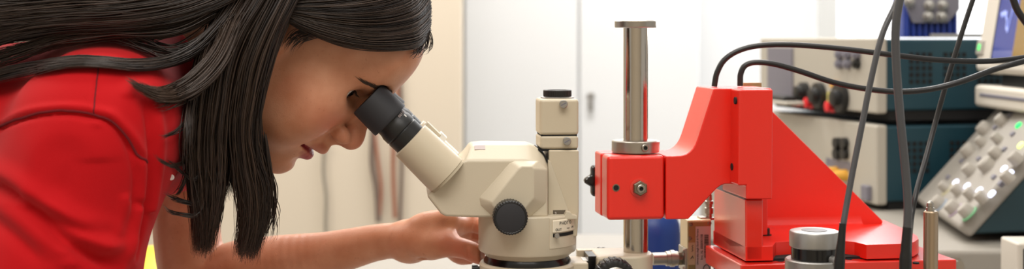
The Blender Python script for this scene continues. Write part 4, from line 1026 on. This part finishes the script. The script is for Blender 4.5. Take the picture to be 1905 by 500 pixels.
def ray(bvh, px, py):
    d = Vector(((px - CX) / F, 1, -(py - HY) / F)).normalized(); h_ = bvh.ray_cast(Vector((0, 0, CZ)), d); return h_[0]
# creases and seams: (points on the cloth, groove half-width, depth, raised-lip height)
folds = [([(-30, 250), (0, 236), (50, 218), (100, 210), (140, 211), (180, 218), (205, 228), (232, 255), (252, 285), (275, 302)], .0020, .0050, .0016),
         ([(183, 128), (178, 165), (174, 214)], .0014, .0020, .0004),
         ([(205, 235), (236, 270), (252, 320), (250, 375), (238, 430)], .003, .0030, .003),
         ([(262, 180), (276, 225), (282, 290), (276, 360), (262, 430), (246, 500)], .0035, .0042, .004),
         ([(-20, 335), (30, 365), (80, 405), (120, 445), (170, 475), (230, 500)], .0045, .0065, .005),
         ([(60, 388), (105, 408), (150, 428), (200, 442)], .0035, .0040, .003),
         ([(-20, 400), (40, 450), (90, 500)], .005, .004, .004),
         ([(150, 470), (190, 478), (236, 470)], .0035, .003, .003),
         ([(120, 300), (110, 345), (96, 385)], .009, .0015, .002)]
crease_seams = []
nrm = normals(sv, SQ); disp = np.zeros(len(sv))
for pts, w_, dep, lipz in folds:
    hits = []
    for q in spline([(x, y, 0) for x, y in pts], 30):
        p = ray(bv, q.x, q.y)
        if p is not None: hits.append(p)
    if len(hits) < 2: continue
    if len(crease_seams) < 2: crease_seams.append(hits)
    hp = np.array([tuple(p) for p in hits]); bb = ((sv > hp.min(0) - .04) & (sv < hp.max(0) + .04)).all(1); ii = np.nonzero(bb)[0]
    d2 = np.full(len(ii), 9.); sd = np.zeros(len(ii))
    for a, b in zip(hp, hp[1:]):
        ba = b - a; l2 = ba @ ba
        if l2 < 1e-10: continue
        rel = sv[ii] - a; t = np.clip(rel @ ba / l2, 0, 1); v = rel - t[:, None] * ba; dd = np.linalg.norm(v, axis=1); m_ = dd < d2; d2[m_] = dd[m_]; sd[m_] = -v[m_, 2]
    e0 = np.minimum(np.linalg.norm(sv[ii] - hp[0], axis=1), np.linalg.norm(sv[ii] - hp[-1], axis=1)); fade = np.clip(e0 / .02, 0, 1)
    disp[ii] += fade * (-dep * np.exp(-(d2 / w_) ** 2) + lipz * np.exp(-((d2 - w_ * 2.2) / (w_ * 1.6)) ** 2) * (sd < 0))
wob = (np.sin(sv @ np.array((38., 21, 55)) + 1.3) * np.sin(sv @ np.array((-23., 47, 31))) + .6 * np.sin(sv @ np.array((90., -60, 70)) + .5 * np.sin(sv @ np.array((30., 30, 10)))))
disp += .0006 * wob
sv = laplace(sv + nrm * disp[:, None], SQ, 1, .5)
M_shirt = mat('red_pique', 'b8050f', .82, bump=.25, bscale=1600, spec=.2, var=.04, vscale=30)
M_shirt.node_tree.nodes['Principled BSDF'].inputs['Sheen Weight'].default_value = .25
M_shirt.node_tree.nodes['Principled BSDF'].inputs['Sheen Tint'].default_value = (1, .25, .25, 1)
link('polo_shirt', np_mesh('polo_shirt', sv - POFF, SQ), M_shirt, person, None)
shirt_bvh = BVHTree.FromPolygons([tuple(v) for v in sv], [tuple(q) for q in SQ.tolist()])
M_crease_seam = mat('seam_and_crease_shade', '6d0410', .9)  # dark red tubes: shade of the yoke crease painted in, plus armhole seam
for hs, rr_ in zip(crease_seams, (.0011, .0006)):
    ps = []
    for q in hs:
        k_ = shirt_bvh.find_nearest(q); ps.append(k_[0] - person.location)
    if len(ps) > 3: obj('crease_shade_and_seam', tube(BM(), ps, rr_, 8), M_crease_seam, person)
p = ray(shirt_bvh, 318, 330)
if p is not None:
    q = p - person.location; obj('button', lathe(BM(), q + Vector((0, .001, 0)), (.2, -1, .1), [(0, .0022), (.0012, .0022), (.0016, .0016), (.0013, .0010)], 24), M_white, person)

# ---- trousers and shoes, below the picture
T_ = Field(axis((-1.02, -.40, .008)), axis((.86, 1.34, .008)), axis((.02, 1.06, .008)))
T_.op(cone((-.80, 1.03, .92), (-.80, 1.17, .92), .115, .115), .03)
for s in (-1, 1):
    kx = -.73 - .02 * s; T_.op(cone((-.80, 1.1 + .075 * s, .88), (kx, 1.1 + .09 * s, .50), .095, .066), .04); T_.op(cone((kx, 1.1 + .09 * s, .50), (-.82, 1.1 + .09 * s, .10), .065, .052), .03)
tv, TQ = T_.mesh('jeans'); link('jeans', np_mesh('jeans', laplace(tv, TQ, 2) - POFF, TQ), mat('denim', '2c3a55', .8, bump=.2, bscale=900), person, None)
for s in (-1, 1):
    y = .09 * s; secs = []
    for t, w2, hh_ in ((0, .018, .05), (.02, .03, .075), (.09, .033, .085), (.15, .040, .055), (.21, .042, .04), (.25, .026, .03)):
        x = -.11 + t; secs.append([(x, y + w2 * math.cos(a), hh_ / 2 + hh_ / 2 * math.sin(a)) for a in [i * math.pi / 8 for i in range(16)]])
    obj('shoe', loft(BM(), secs), M_black, person)

# ---- hair
def depth_map():
    xs = np.arange(-80, 860, 5); ys = np.arange(-260, 560, 5); D = np.full((len(xs), len(ys)), 9., f32)
    for i, x in enumerate(xs):
        for j, y in enumerate(ys):
            for b_ in (body_bvh, shirt_bvh):
                p = ray(b_, x, y)
                if p is not None and p.y < D[i, j]: D[i, j] = p.y
    # cloth and skin push the strands out over a small margin too
    E = D.copy()
    for dx in (-1, 0, 1):
        for dy in (-1, 0, 1): E = np.minimum(E, np.roll(np.roll(D, dx, 0), dy, 1))
    return xs, ys, E
DX, DY, DM = depth_map()
def dsurf(px, py):
    i = np.clip(((px - DX[0]) / 5).round().astype(int), 0, len(DX) - 1); j = np.clip(((py - DY[0]) / 5).round().astype(int), 0, len(DY) - 1); return DM[i, j]
STR, TON, RAD = [], [], []
NP = 26
def cat(P_, n):
    """Catmull-Rom through control arrays P_ (strand, k, 3)"""
    k = P_.shape[1] - 1; P_ = np.concatenate([2 * P_[:, :1] - P_[:, 1:2], P_, 2 * P_[:, -1:] - P_[:, -2:-1]], 1); t = np.linspace(0, k, n); i = np.minimum(t.astype(int), k - 1); f = (t - i)[None, :, None]
    a, b, c, d = P_[:, i], P_[:, i + 1], P_[:, i + 2], P_[:, i + 3]
    return .5 * (2 * b + (c - a) * f + (2 * a - 5 * b + 4 * c - d) * f ** 2 + (3 * b - a - 3 * c + d) * f ** 3)
def lock(guides, n, jx=3., jY=.004, r=.00055, lift=(.002, .012), clump=0, short=.1, wob=3., tone=(0, 1), fly=0., vr=(0, 1), clampd=True):
    G = np.array(guides, float)
    if (G[:, -1, 0] < -10).all():                        # lies on along the back, tapering out
        for k in (1., 1.1):
            G = np.concatenate([G, G[:, -1:] + (G[:, -1:] - G[:, -2:-1]) * k], 1)
        short = max(short, .26)
    K_ = len(G)
    v = rng.uniform(vr[0], vr[1], n) * (K_ - 1)
    if clump:
        cs = rng.uniform(0, K_ - 1, clump); near = cs[np.abs(v[:, None] - cs[None]).argmin(1)]; pull = rng.uniform(.3, .85, n)
    i = np.minimum(v.astype(int), K_ - 2); f = (v - i)[:, None, None]
    C = G[i] * (1 - f) + G[i + 1] * f; m_ = C.shape[1]
    if clump:
        i2 = np.minimum(near.astype(int), K_ - 2); f2 = (near - i2)[:, None, None]; C2 = G[i2] * (1 - f2) + G[i2 + 1] * f2
        w = (np.linspace(0, 1, m_) ** 1.3)[None, :, None] * pull[:, None, None]; C = C * (1 - w) + C2 * w
    C[..., :2] += rng.normal(0, jx, (n, 1, 2)); C[..., 2] += rng.normal(0, jY, (n, 1))
    C[..., :2] += rng.normal(0, wob, (n, m_, 2)) * np.linspace(.2, 1, m_)[None, :, None]
    if fly: C[..., :2] += rng.normal(0, fly, (n, 1, 2)) * (np.linspace(0, 1, m_) ** 2)[None, :, None]
    P_ = cat(C, NP * 2); e = 1 - rng.uniform(0, short, n); t = np.linspace(0, 1, NP)[None] * e[:, None] * (NP * 2 - 1)
    a = np.minimum(t.astype(int), NP * 2 - 2); ff = (t - a)[..., None]; ar = np.arange(n)[:, None]; P_ = P_[ar, a] * (1 - ff) + P_[ar, a + 1] * ff
    px, py, Y = P_[..., 0], P_[..., 1], P_[..., 2]
    if clampd:
        lf = rng.uniform(lift[0], lift[1], n)[:, None]; Yc = np.minimum(Y, dsurf(px, py) - lf)
        kern = np.array((1, 2, 3, 2, 1.)) / 9; pad = np.pad(Yc, ((0, 0), (2, 2)), 'edge'); Y = np.minimum(sum(pad[:, k:k + NP] * kern[k] for k in range(5)), Yc + .004)
    Wd = np.stack([(px - CX) / F * Y, Y, CZ - (py - HY) / F * Y], -1)
    STR.append(Wd); TON.append(rng.uniform(tone[0], tone[1], n)); RAD.append(r * rng.uniform(.6, 1.35, n))
def hair_mesh(name):
    P_ = np.concatenate(STR); tone = np.concatenate(TON); rad = np.concatenate(RAD); n = len(P_)
    T_ = np.gradient(P_, axis=1); T_ /= np.maximum(np.linalg.norm(T_, axis=2, keepdims=True), 1e-9)
    ref = np.array((.25, .93, .2)); U = np.cross(T_, ref); U /= np.maximum(np.linalg.norm(U, axis=2, keepdims=True), 1e-9); V_ = np.cross(T_, U)
    tp = np.linspace(0, 1, NP); tap = (np.clip((1 - tp) / .35, .12, 1) * np.clip(tp / .06 + .4, 0, 1))[None] * rad[:, None]
    rings = np.stack([P_ + (U * math.cos(a) + V_ * math.sin(a)) * tap[..., None] for a in (0, 2.0944, 4.18879)], 2)
    vs_ = rings.reshape(-1, 3); base = (np.arange(n)[:, None, None] * NP + np.arange(NP - 1)[None, :, None]) * 3
    k = np.arange(3)[None, None]; k2 = (k + 1) % 3; fq = np.stack([base + k, base + k2, base + 3 + k2, base + 3 + k], -1).reshape(-1, 4)
    me = np_mesh(name, vs_ - POFF, fq); a_ = me.attributes.new('tone', 'FLOAT', 'POINT'); a_.data.foreach_set('value', np.repeat(tone, NP * 3).astype(f32)); return me
# fringe swept from the parting back to the ear
lock([[(796, 66, 1.095), (775, 86, 1.07), (735, 91, 1.05), (688, 91, 1.035), (640, 84, 1.03), (595, 70, 1.026), (560, 54, 1.024), (532, 38, 1.022), (515, 45, 1.02)],
      [(799, 45, 1.10), (775, 66, 1.07), (735, 73, 1.05), (690, 74, 1.034), (640, 66, 1.028), (595, 54, 1.024), (560, 42, 1.022), (532, 32, 1.02), (510, 40, 1.02)],
      [(800, 10, 1.10), (775, 36, 1.07), (735, 47, 1.05), (690, 50, 1.034), (640, 46, 1.028), (595, 38, 1.024), (560, 30, 1.022), (532, 26, 1.02), (505, 32, 1.02)],
      [(790, -40, 1.10), (770, -5, 1.07), (735, 12, 1.05), (690, 20, 1.034), (640, 22, 1.028), (595, 20, 1.024), (560, 18, 1.022), (530, 18, 1.02), (500, 26, 1.02)],
      [(770, -95, 1.10), (750, -60, 1.07), (715, -30, 1.05), (675, -15, 1.034), (635, -5, 1.028), (595, 0, 1.024), (560, 3, 1.022), (525, 8, 1.02), (495, 20, 1.02)],
      [(730, -150, 1.10), (710, -120, 1.07), (680, -85, 1.05), (645, -60, 1.034), (610, -40, 1.028), (580, -28, 1.024), (550, -18, 1.022), (515, -6, 1.02), (488, 12, 1.02)]],
     3800, 1.6, .003, .00045, (.003, .012), 26, .06, 1.2, (0, 1))
# side hair hanging past the cheek
lock([[(585, -70, 1.035), (548, 0, 1.022), (520, 60, 1.018), (500, 120, 1.016), (482, 190, 1.016), (476, 250, 1.022), (484, 300, 1.03), (500, 350, 1.04), (495, 405, 1.045), (482, 455, 1.045), (475, 485, 1.045)],
      [(565, -75, 1.035), (530, 0, 1.022), (500, 60, 1.015), (476, 120, 1.012), (462, 190, 1.012), (456, 250, 1.015), (462, 310, 1.025), (470, 360, 1.03), (472, 410, 1.035), (462, 450, 1.035), (458, 482, 1.035)],
      [(545, -80, 1.03), (505, 0, 1.02), (475, 60, 1.012), (452, 120, 1.008), (440, 190, 1.008), (434, 250, 1.01), (438, 310, 1.015), (446, 360, 1.02), (450, 410, 1.025), (444, 450, 1.03), (440, 478, 1.03)]],
     2600, 4.5, .007, .00045, (.004, .022), 20, .2, 3.2, (0, 1))
lock([[(535, -80, 1.03), (490, 0, 1.018), (455, 60, 1.01), (432, 120, 1.005), (420, 190, 1.004), (414, 250, 1.006), (414, 300, 1.01), (412, 350, 1.012), (404, 400, 1.015), (396, 440, 1.018), (392, 472, 1.018)],
      [(505, -80, 1.03), (460, 0, 1.018), (425, 60, 1.008), (402, 120, 1.002), (390, 190, 1.0), (384, 250, 1.002), (382, 300, 1.006), (384, 350, 1.008), (384, 400, 1.01), (380, 440, 1.014), (378, 472, 1.014)],
      [(475, -80, 1.03), (430, 0, 1.018), (395, 60, 1.008), (370, 120, 1.0), (358, 190, .998), (352, 250, .998), (352, 300, 1.0), (356, 350, 1.002), (362, 400, 1.006), (364, 440, 1.01), (362, 470, 1.01)]],
     2600, 4.5, .007, .00045, (.004, .022), 18, .2, 3.2, (0, 1))
# inner layer, behind, fills the mass between the locks down to the jaw
lock([[(560, -60, 1.06), (515, 40, 1.05), (490, 120, 1.04), (470, 200, 1.04), (462, 270, 1.05), (470, 320, 1.06), (478, 350, 1.065)],
      [(500, -60, 1.06), (455, 40, 1.04), (430, 120, 1.03), (412, 200, 1.03), (404, 270, 1.035), (408, 320, 1.04), (420, 370, 1.045)],
      [(440, -60, 1.06), (400, 40, 1.04), (372, 120, 1.03), (358, 200, 1.03), (350, 270, 1.03), (352, 320, 1.035), (356, 380, 1.04)]],
     1500, 5, .008, .0007, (.002, .02), 0, .2, 3, (0, .5))
# back hair streaming over the shoulders to the left
lock([[(520, -60, 1.03), (440, -5, 1.01), (360, 28, .995), (290, 46, .99), (210, 52, .99), (130, 56, .99), (60, 64, .99), (0, 76, .99), (-60, 92, .99)],
      [(510, -80, 1.03), (425, -25, 1.01), (345, 8, .995), (270, 24, .99), (200, 30, .99), (130, 34, .99), (60, 40, .99), (0, 48, .99), (-60, 58, .99)],
      [(500, -100, 1.04), (410, -45, 1.02), (330, -12, 1.0), (250, 4, .995), (190, 8, .99), (130, 12, .99), (60, 18, .99), (0, 24, .99), (-60, 32, .99)],
      [(490, -130, 1.05), (390, -75, 1.04), (310, -40, 1.02), (240, -22, 1.01), (190, -16, 1.0), (130, -12, 1.0), (60, -6, 1.0), (0, 0, 1.0), (-60, 6, 1.0)]],
     4200, 3, .008, .00045, (.003, .02), 26, .08, 3, (.1, 1))
lock([[(490, -170, 1.08), (390, -110, 1.07), (300, -60, 1.06), (220, -35, 1.06), (130, -25, 1.06), (50, -18, 1.06), (-60, -10, 1.06)],
      [(480, -120, 1.06), (390, -60, 1.05), (300, -15, 1.05), (220, 8, 1.05), (130, 18, 1.05), (50, 26, 1.05), (-60, 40, 1.05)],
      [(470, -70, 1.05), (380, -5, 1.04), (300, 38, 1.03), (220, 50, 1.02), (130, 54, 1.02), (50, 64, 1.02), (-60, 84, 1.02)]],
     1500, 4, .008, .0008, (.002, .02), 0, .05, 3, (0, .7))
# thin wisps over the shirt's back
lock([[(400, 30, 1.0), (340, 58, .99), (280, 66, .985), (220, 66, .985), (160, 74, .985), (100, 86, .985), (40, 108, .985), (-20, 128, .985)],
      [(400, 10, 1.0), (340, 44, .99), (280, 56, .985), (220, 54, .985), (160, 58, .985), (100, 66, .985), (40, 78, .985), (-20, 95, .985)]],
     190, 5, .004, .00045, (.002, .006), 10, .4, 4, (.1, .8), 6)
lock([[(430, 40, 1.0), (370, 90, .99), (320, 104, .985), (270, 88, .985), (230, 70, .985), (190, 60, .985)],
      [(430, 20, 1.0), (370, 74, .99), (320, 92, .985), (270, 82, .985), (230, 66, .985), (190, 56, .985)]], 60, 5, .004, .00045, (.002, .006), 6, .3, 4, (.1, .6), 6)
# dark lock lying across the shoulder
lock([[(470, -40, 1.02), (420, 40, 1.0), (370, 95, .985), (310, 120, .975), (250, 126, .97), (200, 121, .968), (150, 119, .968), (100, 125, .97), (50, 136, .975), (0, 147, .98), (-60, 162, .98)],
      [(465, -40, 1.02), (412, 30, 1.0), (360, 82, .985), (305, 108, .975), (250, 114, .97), (200, 110, .968), (150, 107, .968), (100, 111, .97), (50, 120, .975), (0, 130, .98), (-60, 144, .98)]],
     1000, 2.2, .003, .00045, (.003, .010), 5, .06, 1.5, (0, .7))
# curl turning back under towards the shoulder
lock([[(470, -20, 1.02), (445, 50, 1.0), (420, 110, .985), (385, 152, .975), (340, 180, .967), (300, 184, .962), (262, 166, .958), (238, 148, .956)],
      [(445, -20, 1.02), (420, 40, 1.0), (395, 95, .985), (362, 135, .975), (325, 160, .967), (295, 166, .962), (262, 160, .958), (236, 144, .956)]],
     620, 3, .004, .00045, (.003, .012), 7, .34, 2.2, (.5, 1.2))
lock([[(420, 60, .99), (398, 120, .985), (362, 165, .98), (330, 186, .975), (305, 196, .97), (290, 194, .97)], [(410, 50, .99), (385, 110, .985), (350, 152, .98), (320, 172, .975), (300, 180, .97), (286, 184, .97)]], 60, 4, .004, .00045, (.003, .01), 0, .2, 3, (.4, 1))
# little curls sticking out to the left
for g_ in ([[(372, 250, 1.0), (350, 290, .99), (325, 306, .985), (300, 300, .98), (282, 282, .975)]], [[(380, 300, 1.0), (362, 330, .99), (338, 318, .985), (318, 300, .98), (308, 296, .98)]],
           [[(385, 330, 1.0), (368, 374, .995), (345, 374, .99), (318, 366, .99), (300, 356, .99)]], [[(385, 350, 1.0), (368, 394, .995), (345, 398, .99), (316, 392, .99), (298, 376, .99)]],
           [[(370, 160, .99), (352, 210, .985), (330, 238, .98), (310, 250, .98), (296, 252, .98)]], [[(372, 220, .99), (352, 300, .99), (340, 340, .985), (330, 358, .985), (318, 362, .985)]]):
    g2 = [[(x + 3, y + 5, Y) for x, y, Y in g_[0]]]; lock(g_ + g2, 14, 1.6, .002, .00045, (.003, .006), 2, .25, 2, (0, .6))
# fine tips fringing the right lock
lock([[(492, 250, 1.03), (500, 310, 1.035), (508, 345, 1.04), (506, 385, 1.045), (500, 425, 1.05), (492, 458, 1.05)], [(485, 250, 1.03), (494, 310, 1.035), (502, 360, 1.04), (510, 400, 1.045), (508, 435, 1.05), (498, 465, 1.05)]], 36, 3, .004, .0004, (.003, .01), 4, .3, 4, (0, .6), 7)
lock([[(790, 40, 1.09), (800, 60, 1.09), (802, 78, 1.09), (796, 92, 1.085), (786, 98, 1.08)], [(770, 60, 1.08), (780, 84, 1.08), (772, 98, 1.075), (764, 102, 1.07), (758, 104, 1.065)]], 40, 3, .003, .00035, (.002, .006), 0, .4, 3, (0, .6), 4)
lock([[(575, 50, 1.03), (545, 60, 1.03), (530, 80, 1.03), (525, 100, 1.03)], [(600, 66, 1.03), (575, 72, 1.03), (558, 82, 1.03), (545, 98, 1.03)]], 60, 3, .002, .0003, (.001, .003), 0, .4, 2.5, (0, .5), 4)
def hair_mat():
    m = bpy.data.materials.new('dark_brown_hair'); m.use_nodes = True; nt = m.node_tree; b = nt.nodes['Principled BSDF']
    a = nt.nodes.new('ShaderNodeAttribute'); a.attribute_name = 'tone'; r = nt.nodes.new('ShaderNodeValToRGB')
    r.color_ramp.elements[0].color = lin('170e0a') + (1,); r.color_ramp.elements[1].color = lin('453428') + (1,)
    nt.links.new(a.outputs['Fac'], r.inputs[0]); nt.links.new(r.outputs[0], b.inputs['Base Color']); b.inputs['Roughness'].default_value = .42; b.inputs['Specular IOR Level'].default_value = .55
    return m
M_hair = hair_mat()
# close-lying cap of hair under the strands
C_ = Field(axis((-.42, -.05, .003)), axis((1.0, 1.2, .003)), axis((.98, 1.26, .003)))
cp = hell((0, -76, 34), (75, 98, 90)); cut = hell((0, -400, 450), (360, 360, 360))
C_.op(cp, .001)
X_, Y_, Z_ = C_.ax[0][:, None, None], C_.ax[1][None, :, None], C_.ax[2][None, None, :]
lf_ = ((X_ - HO[0]) * fv_[0] + (Y_ - HO[1]) * fv_[1] + (Z_ - HO[2]) * fv_[2]) / HK; lu_ = ((X_ - HO[0]) * uv_[0] + (Y_ - HO[1]) * uv_[1] + (Z_ - HO[2]) * uv_[2]) / HK
hl = np.maximum(.80 * lf_ + 66 - lu_, -lu_ - 62) * .75 * HK
C_.F = np.maximum(C_.F, hl).astype(f32)
cv, CQ = C_.mesh('cap'); cv = laplace(cv, CQ, 2)
hme = hair_mesh('hair'); hair = link('hair', hme, M_hair, person, None)
link('hair_cap', np_mesh('hair_cap', cv - POFF, CQ), M_hair, person, None)
# brows and lashes, laid on the skin
def skin_pt(s, u, lift=.0005):
    h_ = body_bvh.ray_cast(Vector(H(s, 70, u)), Vector(-fv_)); p = h_[0] if h_[0] is not None else Vector(H(s, 5, u)); return np.array(p) + lift * fv_
for sd in (1, -1):
    STR, TON, RAD = [], [], []
    for i in range(260):
        t = rng.uniform(0, 1); s = 11 + 37 * t; uc = 23.5 + 4.5 * math.sin(t * 2.2) - 9 * t * t; wd_ = 9.0 * (1 - .66 * t); u = uc + rng.uniform(-.5, .5) * wd_
        ln_ = rng.uniform(5, 8); a = [skin_pt(sd * (s + ln_ * q), u + (2.4 * (1 - t) - 1.6 * t) * q, .0003 + .0004 * q) for q in (0, .5, 1)]
        STR.append(cat(np.array([a]), NP)); TON.append(np.array([rng.uniform(.5, 1.)])); RAD.append(np.array([.00014]))
    link('eyebrow', hair_mesh('eyebrow'), M_hair, person, None)
for sd in (1, -1):
    STR, TON, RAD = [], [], []
    for i in range(44):
        t = rng.uniform(0, 1); s = 20 + 25 * t; u = -1.0 + 5.6 * math.sqrt(max(0, 1 - ((s - 32.5) / 14) ** 2)); f_ = -11.5 + math.sqrt(max(1., 13.8 ** 2 - (s - 32) ** 2 - (u + .5) ** 2))
        p = H(sd * s, f_ - .5, u); q1_ = H(sd * (s + 1.0 * t), f_ + 2.6, u - 1.6); q2_ = H(sd * (s + 2.5 * t), f_ + rng.uniform(4.5, 6.5), u - 1.2)
        STR.append(cat(np.array([[p, q1_, q2_]]), NP)); TON.append(np.array([0.])); RAD.append(np.array([.00009]))
    link('eyelash', hair_mesh('eyelash'), M_hair, person, None)
